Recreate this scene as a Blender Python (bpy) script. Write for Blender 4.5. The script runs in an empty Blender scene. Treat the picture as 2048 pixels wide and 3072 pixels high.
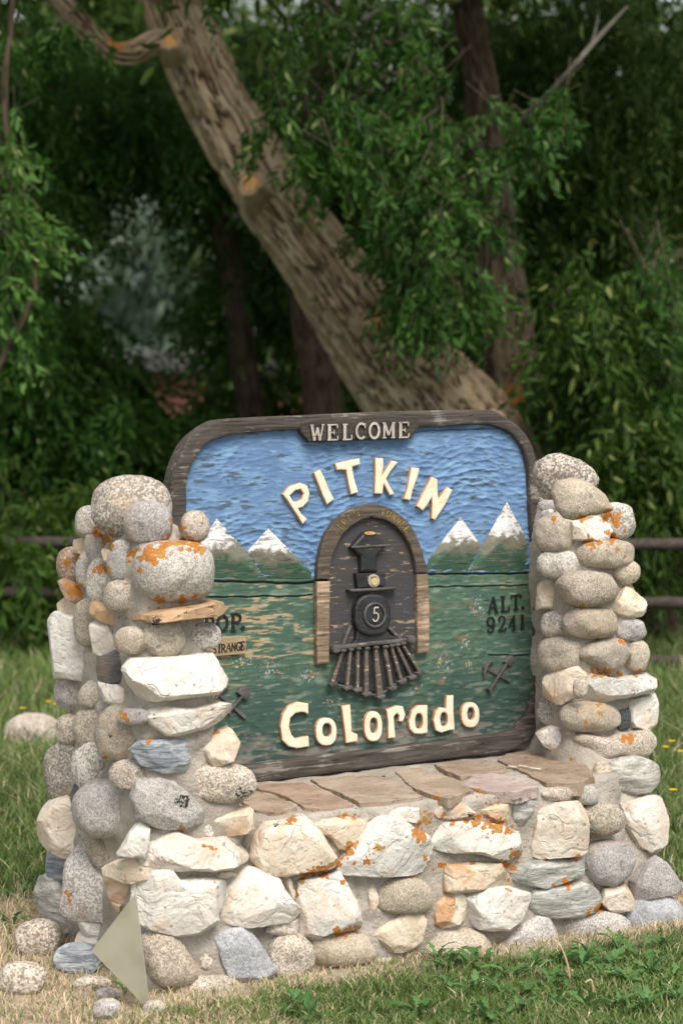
import bpy, math, random
import numpy as np
from mathutils import Vector, Matrix

random.seed(7)
RNG = np.random.default_rng(7)
scene = bpy.context.scene
COL = scene.collection

# ------------------------------------------------------------------ camera
YAW = math.radians(26.7)
FPX, CX, CY, HORIZON = 6827.0, 1024.0, 1536.0, 901.0
PITCH = math.atan((CY - HORIZON) / FPX)
FW = np.array([math.sin(YAW) * math.cos(PITCH), math.cos(YAW) * math.cos(PITCH), -math.sin(PITCH)])
RT = np.array([math.cos(YAW), -math.sin(YAW), 0.0])
UP = np.cross(RT, FW)
CAM = np.array([-2.12521946, -5.40125925, 1.8])
cam_data = bpy.data.cameras.new('camera')
cam = bpy.data.objects.new('camera', cam_data)
COL.objects.link(cam)
cam.matrix_world = Matrix(((RT[0], UP[0], -FW[0], CAM[0]), (RT[1], UP[1], -FW[1], CAM[1]),
                           (RT[2], UP[2], -FW[2], CAM[2]), (0, 0, 0, 1)))
cam_data.sensor_fit = 'VERTICAL'
cam_data.sensor_height = 36.0
cam_data.sensor_width = 24.0
cam_data.lens = 80.0
cam_data.clip_start = 0.1
cam_data.clip_end = 2000.0
cam_data.dof.use_dof = True
cam_data.dof.focus_distance = 6.3
cam_data.dof.aperture_fstop = 3.0
scene.camera = cam

# ------------------------------------------------------------------ sky, sun, exposure
SUN_EL, SUN_AZ = math.radians(56), math.radians(186)      # azimuth clockwise from +Y
world = bpy.data.worlds.new('World')
scene.world = world
world.use_nodes = True
wnt = world.node_tree
sky = wnt.nodes.new('ShaderNodeTexSky')
sky.sky_type = 'NISHITA'
sky.sun_disc = False
sky.sun_elevation = SUN_EL
sky.sun_rotation = SUN_AZ
sky.altitude = 2800
sky.air_density = 1.0
sky.dust_density = 6.0
sky.ozone_density = 0.6
bg = wnt.nodes['Background']
bg.inputs['Strength'].default_value = 0.066
hs = wnt.nodes.new('ShaderNodeHueSaturation')            # hazy overcast: the blue washed out of the sky
hs.inputs['Saturation'].default_value = 0.15
wnt.links.new(sky.outputs[0], hs.inputs['Color'])
wnt.links.new(hs.outputs[0], bg.inputs[0])
sun_data = bpy.data.lights.new('sun', 'SUN')
sun_data.energy = 1.5
sun_data.angle = math.radians(32)
sun_data.color = (1.0, 0.93, 0.85)
sun = bpy.data.objects.new('sun', sun_data)
COL.objects.link(sun)
sd = Vector((math.sin(SUN_AZ) * math.cos(SUN_EL), math.cos(SUN_AZ) * math.cos(SUN_EL), math.sin(SUN_EL)))
sun.rotation_euler = sd.to_track_quat('Z', 'Y').to_euler()
sun.location = (0, 0, 8)
scene.view_settings.view_transform = 'Standard'
scene.view_settings.look = 'None'
scene.view_settings.exposure = 1.68
scene.view_settings.gamma = 1.0
scene.view_settings.use_curve_mapping = False
scene.render.engine = 'CYCLES'
scene.cycles.use_denoising = True
scene.cycles.max_bounces = 6
scene.cycles.diffuse_bounces = 3
scene.cycles.transparent_max_bounces = 6

# ------------------------------------------------------------------ helpers
def ray(u, v):
    return FW + RT * ((u - CX) / FPX) - UP * ((v - CY) / FPX)

def on_plane(u, v, o, n):
    d = ray(u, v)
    o = np.asarray(o, float); n = np.asarray(n, float)
    return CAM + d * (np.dot(o - CAM, n) / np.dot(d, n))

def at_depth(u, v, depth):                  # a point of the place a given number of metres in front of the camera
    return CAM + ray(u, v) * depth

def on_ground(u, v, z=0.0):
    return on_plane(u, v, (0, 0, z), (0, 0, 1))

CROPS = {'A': (100, 1400, 2.24), 'B': (80, 2050, 2.24), 'C': (700, 2150, 2.24), 'D': (1348, 2150, 2.24),
         'E': (1450, 1300, 2.351), 'F': (0, 2550, 1.96), 'G': (480, 1200, 1.3517), 'H': (480, 1750, 1.3517),
         'I': (900, 1480, 3.676), 'J': (600, 1780, 5.88), 'K': (1400, 1750, 6.3545), 'L': (0, 1900, 3.92),
         'M': (800, 1200, 3.136), 'S': (0, 0, 1.0), 'd': (0, 0, 1568 / 2048.0)}

def src(c, u, v):
    x, y, s = CROPS[c]
    return x + u / s, y + v / s

def hsh(ix, iy, iz, seed):
    h = (ix.astype(np.int64) * 374761393 + iy.astype(np.int64) * 668265263 + iz.astype(np.int64) * 2147483647
         + seed * 1274126177) & 0xFFFFFFFF
    h = ((h ^ (h >> 13)) * 1274126177) & 0xFFFFFFFF
    h = ((h ^ (h >> 16)) * 2246822519) & 0xFFFFFFFF
    return ((h ^ (h >> 15)) & 0xFFFFFF) / float(0xFFFFFF)

def vnoise(p, seed=0):                       # lattice value noise in [0,1]
    p = np.asarray(p, float)
    i = np.floor(p).astype(np.int64); f = p - i
    f = f * f * (3 - 2 * f)
    r = 0
    for dx in (0, 1):
        for dy in (0, 1):
            for dz in (0, 1):
                w = (f[:, 0] if dx else 1 - f[:, 0]) * (f[:, 1] if dy else 1 - f[:, 1]) * (f[:, 2] if dz else 1 - f[:, 2])
                r = r + w * hsh(i[:, 0] + dx, i[:, 1] + dy, i[:, 2] + dz, seed)
    return r

def fbm(p, seed=0, octv=4):
    p = np.asarray(p, float); a, s, t = 1.0, 0.0, 0.0
    for k in range(octv):
        s = s + a * vnoise(p * (2.03 ** k) + 17.3 * k, seed + k); t += a; a *= 0.5
    return s / t

def sstep(a, b, x):
    t = np.clip((x - a) / (b - a), 0, 1)
    return t * t * (3 - 2 * t)

def link(o, parent=None):
    COL.objects.link(o)
    if parent is not None:
        o.parent = parent
    return o

def wloc(o):
    p = np.array(o.location, float)
    while o.parent is not None:
        o = o.parent
        p = p + np.array(o.location, float)
    return p

def build(name, verts, faces, mat, parent=None, smooth=True, origin=None, attrs=None, base=False):
    """One mesh object from WORLD coordinates; its origin is its centre (or base)."""
    V = np.asarray(verts, float)
    if origin is None:
        lo, hi = V.min(0), V.max(0)
        origin = (lo + hi) / 2
        if base:
            origin = np.array([origin[0], origin[1], lo[2]])
    origin = np.asarray(origin, float)
    me = bpy.data.meshes.new(name)
    if isinstance(faces, np.ndarray):
        n, k = faces.shape
        me.vertices.add(len(V)); me.vertices.foreach_set('co', (V - origin).astype(np.float32).ravel())
        me.loops.add(n * k); me.loops.foreach_set('vertex_index', faces.astype(np.int32).ravel())
        me.polygons.add(n)
        me.polygons.foreach_set('loop_start', np.arange(0, n * k, k, dtype=np.int32))
        me.update(calc_edges=True)
    else:
        me.from_pydata((V - origin).tolist(), [], faces)
    if smooth:
        me.polygons.foreach_set('use_smooth', np.ones(len(me.polygons), dtype=bool))
    if mat is not None:
        for m in (mat if isinstance(mat, (list, tuple)) else [mat]):
            me.materials.append(m)
    for k, arr in (attrs or {}).items():
        arr = np.asarray(arr, np.float32)
        if arr.ndim == 1:
            at = me.attributes.new(k, 'FLOAT', 'POINT'); at.data.foreach_set('value', arr)
        else:
            at = me.attributes.new(k, 'FLOAT_COLOR', 'POINT')
            if arr.shape[1] == 3:
                arr = np.hstack([arr, np.ones((len(arr), 1), np.float32)])
            at.data.foreach_set('color', arr.ravel())
    me.update()
    o = bpy.data.objects.new(name, me)
    link(o, parent)
    o.location = origin - (wloc(parent) if parent is not None else 0)
    return o

def thing(name, loc, label, cat, group=None):
    o = bpy.data.objects.new(name, None)
    o.empty_display_size = 0.05
    COL.objects.link(o)
    o.location = [float(x) for x in loc]
    tag(o, label, cat, group)
    return o

def tag(o, label=None, cat=None, group=None, kind=None):
    if label: o['label'] = label
    if cat: o['category'] = cat
    if group: o['group'] = group
    if kind: o['kind'] = kind
    return o

# ------------------------------------------------------------------ materials
class NT:
    def __init__(self, name, rough=0.8, spec=0.3):
        self.m = bpy.data.materials.new(name); self.m.use_nodes = True
        self.t = self.m.node_tree; self.p = self.t.nodes['Principled BSDF']
        self.p.inputs['Roughness'].default_value = rough
        self.p.inputs['Specular IOR Level'].default_value = spec
    def n(self, ty, **kw):
        nd = self.t.nodes.new(ty)
        for k, v in kw.items():
            setattr(nd, k, v)
        return nd
    def l(self, a, b): self.t.links.new(a, b)
    def put(self, sock, v):
        if hasattr(v, 'is_output'): self.l(v, sock)
        elif isinstance(v, (tuple, list)) and len(v) == 3 and sock.type == 'RGBA': sock.default_value = (*v, 1)
        else: sock.default_value = v
    def coords(self, stretch=(1, 1, 1), rnd=True):
        tc = self.n('ShaderNodeTexCoord')
        mp = self.n('ShaderNodeMapping'); mp.inputs['Scale'].default_value = stretch
        self.l(tc.outputs['Object'], mp.inputs['Vector'])
        if rnd:
            oi = self.n('ShaderNodeObjectInfo')
            mu = self.math('MULTIPLY', oi.outputs['Random'], 37.0)
            cb = self.n('ShaderNodeCombineXYZ')
            for i in range(3): self.l(mu, cb.inputs[i])
            self.l(cb.outputs[0], mp.inputs['Location'])
        return mp.outputs[0]
    def noise(self, vec, scale, detail=4, rough=0.6, dist=0.0):
        nd = self.n('ShaderNodeTexNoise'); self.l(vec, nd.inputs['Vector'])
        nd.inputs['Scale'].default_value = scale; nd.inputs['Detail'].default_value = detail
        nd.inputs['Roughness'].default_value = rough; nd.inputs['Distortion'].default_value = dist
        return nd.outputs['Fac']
    def voro(self, vec, scale, feature='F1', out='Distance'):
        nd = self.n('ShaderNodeTexVoronoi', feature=feature); self.l(vec, nd.inputs['Vector'])
        nd.inputs['Scale'].default_value = scale
        return nd.outputs[out]
    def math(self, op, a, b=0.0, c=None):
        nd = self.n('ShaderNodeMath', operation=op)
        self.put(nd.inputs[0], a); self.put(nd.inputs[1], b)
        if c is not None: self.put(nd.inputs[2], c)
        return nd.outputs[0]
    def ramp(self, fac, a, b, lo=0.0, hi=1.0):
        nd = self.n('ShaderNodeMapRange'); nd.interpolation_type = 'SMOOTHSTEP'
        self.put(nd.inputs['Value'], fac)
        nd.inputs['From Min'].default_value = a; nd.inputs['From Max'].default_value = b
        nd.inputs['To Min'].default_value = lo; nd.inputs['To Max'].default_value = hi
        return nd.outputs['Result']
    def mix(self, fac, a, b, mode='MIX'):
        nd = self.n('ShaderNodeMix', data_type='RGBA', blend_type=mode)
        self.put(nd.inputs[0], fac); self.put(nd.inputs[6], a); self.put(nd.inputs[7], b)
        return nd.outputs[2]
    def attr(self, name, out='Fac'):
        nd = self.n('ShaderNodeAttribute', attribute_name=name)
        return nd.outputs[out]
    def objcol(self):
        return self.n('ShaderNodeObjectInfo').outputs['Color']
    def bump(self, h, strength=0.5, dist=0.005, normal=None):
        nd = self.n('ShaderNodeBump'); nd.inputs['Strength'].default_value = strength
        nd.inputs['Distance'].default_value = dist
        self.l(h, nd.inputs['Height'])
        if normal is not None: self.l(normal, nd.inputs['Normal'])
        return nd.outputs[0]
    def done(self, col, normal=None, rough=None):
        self.put(self.p.inputs['Base Color'], col)
        if normal is not None: self.l(normal, self.p.inputs['Normal'])
        if rough is not None: self.put(self.p.inputs['Roughness'], rough)
        return self.m

def lichen(k, col):
    """orange crust lichen where the 'lichen' attribute of the surface is high, black crust for 'black'"""
    tc = k.n('ShaderNodeTexCoord').outputs['Object']
    n = k.noise(tc, 95, 3, 0.65, 0.6)
    n2 = k.noise(tc, 30, 2)
    f = k.math('ADD', k.math('MULTIPLY', k.math('SUBTRACT', n, 0.5), 2.6), k.math('MULTIPLY', k.math('SUBTRACT', n2, 0.5), 1.2))
    vd = k.voro(tc, 62)
    fac = k.ramp(k.math('ADD', k.math('SUBTRACT', k.math('MULTIPLY', k.attr('lichen'), 1.05), vd), k.math('MULTIPLY', k.math('SUBTRACT', n, 0.5), 0.9)), 0.06, 0.14)
    oc = k.mix(k.noise(tc, 210, 2), (0.36, 0.10, 0.012), (0.50, 0.22, 0.035))
    oc = k.mix(k.ramp(n2, 0.50, 0.62, 0, 0.6), oc, (0.40, 0.27, 0.06))
    col = k.mix(k.math('MULTIPLY', fac, k.ramp(k.noise(tc, 240, 2), 0.25, 0.5, 0.55, 1.0)), col, oc)
    gl = k.math('MULTIPLY', k.ramp(k.voro(tc, 34), 0.12, 0.24, 1, 0), k.ramp(k.noise(tc, 9, 3), 0.53, 0.62, 0, 0.5))
    col = k.mix(gl, col, (0.10, 0.095, 0.08))
    fb = k.math('MULTIPLY', k.ramp(k.math('ADD', k.attr('black'), f), 0.55, 0.7), k.ramp(k.attr('black'), 0.10, 0.25))
    return k.mix(fb, col, (0.03, 0.03, 0.03))

def mat_granite(name, dark=0.55, light=0.35, scale=170, thr=0.42):
    k = NT(name, 0.85, 0.25)
    v0 = k.coords()
    oi = k.n('ShaderNodeObjectInfo')
    vs = k.n('ShaderNodeVectorMath', operation='SCALE'); k.l(v0, vs.inputs[0])
    k.l(k.math('ADD', 0.62, k.math('MULTIPLY', oi.outputs['Random'], 0.75)), vs.inputs['Scale'])
    v = vs.outputs[0]
    big = k.noise(v, 7, 4)
    base = k.mix(k.ramp(big, 0.3, 0.7), k.mix(0.22, k.objcol(), (0.10, 0.085, 0.075)), k.mix(0.22, k.objcol(), (0.85, 0.80, 0.74)))
    cell = k.n('ShaderNodeTexVoronoi'); k.l(v, cell.inputs['Vector']); cell.inputs['Scale'].default_value = scale
    sep = k.n('ShaderNodeSeparateColor'); k.l(cell.outputs['Color'], sep.inputs[0])
    dens = k.math('ADD', thr - 0.14, k.math('MULTIPLY', k.noise(v, 16, 2), 0.32))
    isd = k.math('LESS_THAN', sep.outputs[0], dens)
    isl = k.math('GREATER_THAN', sep.outputs[1], 0.66)
    c = k.mix(k.math('MULTIPLY', isl, k.math('MULTIPLY', oi.outputs['Alpha'], light)), base, (0.86, 0.82, 0.76))
    c = k.mix(k.math('MULTIPLY', isd, k.math('MULTIPLY', oi.outputs['Alpha'], dark)), c, (0.05, 0.045, 0.04))
    c = k.mix(k.ramp(k.noise(v, 11, 6, 0.7, 1.5), 0.52, 0.68, 0, 0.38), c, (0.13, 0.11, 0.09))
    c = k.mix(k.ramp(k.noise(v0, 5, 4, 0.6, 0.6), 0.55, 0.70, 0, 0.45), c, (0.50, 0.36, 0.22))
    c = lichen(k, c)
    h = k.math('ADD', k.math('MULTIPLY', k.noise(v, 45, 6, 0.75), 1.2), k.math('MULTIPLY', sep.outputs[2], 0.3))
    c = k.mix(k.ramp(k.noise(v0, 150, 4, 0.75), 0.50, 0.72, 0, 0.4), c, (0.10, 0.085, 0.07))
    return k.done(c, k.bump(h, 0.8, 0.007))

def mat_quartz(name, stain=(0.55, 0.27, 0.13), amount=0.5, spots=1.0):
    k = NT(name, 0.62, 0.35)
    v = k.coords()
    big = k.noise(v, 9, 5, 0.6, 0.8)
    c = k.mix(k.ramp(big, 0.35, 0.7), k.mix(0.16, k.objcol(), (0.3, 0.27, 0.24)), k.mix(0.35, k.objcol(), (0.88, 0.85, 0.8)))
    st = k.noise(v, 5.5, 5, 0.62, 1.2)
    c = k.mix(k.ramp(st, 0.50, 0.66, 0, amount), c, stain)
    edge = k.voro(k.n('ShaderNodeVectorMath', operation='ADD').outputs[0], 1) if False else None
    wv = k.n('ShaderNodeVectorMath', operation='ADD')
    sc = k.n('ShaderNodeVectorMath', operation='SCALE'); sc.inputs['Scale'].default_value = 0.05
    nz = k.n('ShaderNodeTexNoise'); k.l(v, nz.inputs['Vector']); nz.inputs['Scale'].default_value = 14
    k.l(nz.outputs['Color'], sc.inputs[0]); k.l(v, wv.inputs[0]); k.l(sc.outputs[0], wv.inputs[1])
    cr = k.voro(wv.outputs[0], 13, 'DISTANCE_TO_EDGE')
    cfac = k.math('MULTIPLY', k.ramp(cr, 0.0, 0.022, 1, 0), k.ramp(k.noise(v, 9, 3), 0.54, 0.66))
    c = k.mix(k.math('MULTIPLY', cfac, 0.22), c, (0.22, 0.14, 0.10))
    sp = k.voro(v, 42)
    sfac = k.math('MULTIPLY', k.ramp(sp, 0.10, 0.22, 1, 0), k.ramp(k.noise(v, 11, 2), 0.50, 0.62, 0, spots))
    c = k.mix(sfac, c, (0.30, 0.12, 0.06))
    c = k.mix(k.ramp(k.noise(v, 120, 4, 0.7), 0.56, 0.70, 0, 0.5), c, (0.22, 0.17, 0.13))
    c = k.mix(k.ramp(k.noise(v, 22, 6, 0.75, 1.0), 0.55, 0.70, 0, 0.4), c, (0.36, 0.28, 0.21))
    c = lichen(k, c)
    h = k.math('ADD', k.math('MULTIPLY', k.noise(v, 60, 6, 0.7, 0.3), 0.7), k.math('MULTIPLY', cfac, -0.5))
    rdg = k.math('ABSOLUTE', k.math('SUBTRACT', k.noise(v, 11, 3, 0.5, 0.8), 0.5))
    h = k.math('ADD', h, k.math('MULTIPLY', k.math('MINIMUM', rdg, 0.10), 3.2))
    return k.done(c, k.bump(h, 0.8, 0.010), k.ramp(big, 0.3, 0.7, 0.5, 0.75))

def mat_gneiss(name, lite=0.45, dk=0.5):
    k = NT(name, 0.7, 0.35)
    v = k.coords((1, 1, 5.0))
    w = k.noise(v, 10, 6, 0.62, 1.0)
    c = k.mix(k.ramp(w, 0.34, 0.66), k.mix(dk, k.objcol(), (0.06, 0.065, 0.07)), k.mix(lite, k.objcol(), (0.75, 0.75, 0.72)))
    v2 = k.coords()
    c = k.mix(k.ramp(k.noise(v2, 150, 3), 0.55, 0.72, 0, 0.5), c, (0.04, 0.04, 0.045))
    c = k.mix(k.ramp(k.noise(v2, 6, 3), 0.56, 0.75, 0, 0.4), c, (0.42, 0.30, 0.2))
    c = lichen(k, c)
    h = k.math('ADD', k.math('MULTIPLY', k.noise(v, 22, 6, 0.7, 0.6), 1.4), 0)
    return k.done(c, k.bump(h, 0.8, 0.009))

def mat_sandstone(name):
    k = NT(name, 0.8, 0.25)
    v = k.coords((1, 1, 1))
    c = k.mix(k.ramp(k.noise(v, 8, 6, 0.65), 0.3, 0.7), k.mix(0.35, k.objcol(), (0.12, 0.08, 0.055)), k.mix(0.3, k.objcol(), (0.55, 0.47, 0.38)))
    v3 = k.coords((1.0, 4.0, 4.0))
    c = k.mix(k.ramp(k.noise(v3, 17, 5, 0.7, 1.2), 0.56, 0.64, 0, 0.75), c, (0.06, 0.048, 0.04))
    c = k.mix(k.ramp(k.noise(v, 120, 3), 0.55, 0.75, 0, 0.45), c, (0.55, 0.46, 0.4))
    c = lichen(k, c)
    h = k.math('ADD', k.noise(v, 45, 6, 0.7), k.math('MULTIPLY', k.noise(v, 12, 4), 1.2))
    return k.done(c, k.bump(h, 0.7, 0.006))

def mat_mortar():
    k = NT('mortar_lime', 0.95, 0.1)
    v = k.coords(rnd=False)
    c = k.mix(k.ramp(k.noise(v, 5, 5), 0.3, 0.7), (0.40, 0.355, 0.295), (0.57, 0.52, 0.45))
    c = k.mix(k.ramp(k.noise(v, 190, 3, 0.7), 0.5, 0.75, 0, 0.45), c, (0.22, 0.18, 0.15))
    c = k.mix(k.ramp(k.noise(v, 260, 2), 0.6, 0.7, 0, 0.5), c, (0.75, 0.72, 0.68))
    c = k.mix(k.ramp(k.noise(v, 9, 6, 0.7, 1.0), 0.52, 0.70, 0, 0.6), c, (0.24, 0.205, 0.17))
    ck = k.ramp(k.math('ABSOLUTE', k.math('SUBTRACT', k.noise(v, 10, 4, 0.6, 0.6), 0.5)), 0.0, 0.008, 0.6, 0)
    c = k.mix(k.math('MULTIPLY', ck, k.ramp(k.noise(v, 4, 2), 0.5, 0.6)), c, (0.08, 0.065, 0.05))
    c = lichen(k, c)
    h = k.math('ADD', k.math('MULTIPLY', k.noise(v, 120, 5, 0.75), 1.5), k.math('MULTIPLY', k.noise(v, 26, 5), 2.2))
    return k.done(c, k.bump(h, 0.9, 0.007))

def mat_wood(name, a, b, wear=(0.42, 0.38, 0.34), wear_amt=0.6, thr=0.56, crack=0.8, bumpd=0.004):
    """weathered planks, grain along X"""
    k = NT(name, 0.8, 0.25)
    g = k.coords((1.0, 14, 14))
    v = k.coords()
    gr = k.noise(g, 9, 6, 0.65, 0.3)
    c = k.mix(k.ramp(gr, 0.3, 0.7), a, b)
    w = k.math('ADD', k.math('MULTIPLY', k.noise(g, 5, 5, 0.7, 0.6), 0.6), k.math('MULTIPLY', k.noise(v, 10, 4), 0.4))
    c = k.mix(k.ramp(w, thr, thr + 0.07, 0, wear_amt), c, wear)
    cr = k.ramp(k.noise(g, 13, 4, 0.6, 0.4), 0.66, 0.70, 0, crack)
    c = k.mix(cr, c, (0.012, 0.01, 0.008))
    h = k.math('SUBTRACT', k.math('ADD', gr, k.math('MULTIPLY', w, 0.6)), cr)
    return k.done(c, k.bump(h, 0.8, bumpd))

def mat_paint(name, col, dark, chip=(0.42, 0.30, 0.17), thr=0.62, rough=0.6, edge=None):
    k = NT(name, rough, 0.35)
    g = k.coords((1.0, 6, 6)); v = k.coords()
    c = k.mix(k.ramp(k.noise(v, 18, 5, 0.65), 0.3, 0.72), dark, col)
    c = k.mix(k.ramp(k.noise(v, 70, 4), 0.45, 0.75, 0, 0.35), c, dark)
    c = k.mix(k.ramp(k.noise(g, 15, 5, 0.68, 0.5), thr, thr + 0.05), c, chip)
    c = k.mix(k.ramp(k.noise(g, 26, 3, 0.6), 0.70, 0.73, 0, 0.7), c, (0.03, 0.02, 0.015))
    h = k.math('ADD', k.noise(g, 22, 5, 0.7), k.math('MULTIPLY', k.noise(v, 40, 4), 0.7))
    return k.done(c, k.bump(h, 0.6, 0.003))

def mat_vertex(name, rough=0.7, grain=0.5):
    """colours of the painted panel come from its own paint layer (attribute), grain and flaking on top"""
    k = NT(name, rough, 0.3)
    g = k.coords((1.0, 12, 12), False); v = k.coords(rnd=False)
    c = k.attr('paint', 'Color')
    c = k.mix(k.ramp(k.noise(g, 22, 5, 0.7, 0.4), 0.53, 0.68, 0, 0.7 * grain), c, (0.045, 0.042, 0.038))
    c = k.mix(k.ramp(k.noise(v, 55, 4, 0.7), 0.5, 0.8, 0, 0.4), c, (0.75, 0.8, 0.82), 'SOFT_LIGHT')
    cr = k.ramp(k.noise(g, 11, 4, 0.6, 0.4), 0.69, 0.72, 0, 0.8)
    c = k.mix(cr, c, (0.015, 0.013, 0.012))
    h = k.math('SUBTRACT', k.noise(g, 20, 5, 0.7), cr)
    return k.done(c, k.bump(h, 0.6, 0.003))

def mat_bark():
    k = NT('bark', 0.9, 0.15)
    v = k.coords(rnd=False)
    r = k.attr('ridge')
    hi = k.mix(k.ramp(k.noise(v, 9, 4), 0.35, 0.65), (0.33, 0.245, 0.150), (0.40, 0.325, 0.225))
    c = k.mix(k.ramp(r, 0.05, 0.85), (0.075, 0.050, 0.030), hi)
    c = k.mix(k.math('SUBTRACT', 1.0, k.objcol()), c, (0.03, 0.021, 0.015))  # a dark object colour paints leaf shade into the bark
    c = k.mix(k.ramp(k.noise(v, 5.5, 4), 0.58, 0.72, 0, 0.25), c, (0.28, 0.16, 0.07))
    c = k.mix(k.attr('lichen'), c, (0.42, 0.16, 0.03))
    return k.done(c, k.bump(k.noise(v, 40, 5, 0.7), 0.6, 0.015))

def mat_leaf(name, c0, c1, pale, trans=0.3):
    k = NT(name, 0.5, 0.22)
    t = k.attr('tint')
    c = k.mix(k.ramp(t, 0.0, 0.8), c0, c1)
    c = k.mix(k.ramp(t, 0.86, 0.95), c, pale)
    k.put(k.p.inputs['Base Color'], c)
    tr = k.n('ShaderNodeBsdfTranslucent'); k.l(c, tr.inputs['Color'])
    mx = k.n('ShaderNodeMixShader'); mx.inputs[0].default_value = trans
    out = k.t.nodes['Material Output']
    k.l(k.p.outputs[0], mx.inputs[1]); k.l(tr.outputs[0], mx.inputs[2]); k.l(mx.outputs[0], out.inputs['Surface'])
    return k.m

def mat_plain(name, a, b, scale=20, rough=0.7, spec=0.3, bd=0.003, stretch=(1, 1, 1)):
    k = NT(name, rough, spec); v = k.coords(stretch)
    n = k.noise(v, scale, 5, 0.65)
    return k.done(k.mix(k.ramp(n, 0.3, 0.7), a, b), k.bump(n, 0.5, bd))

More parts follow.
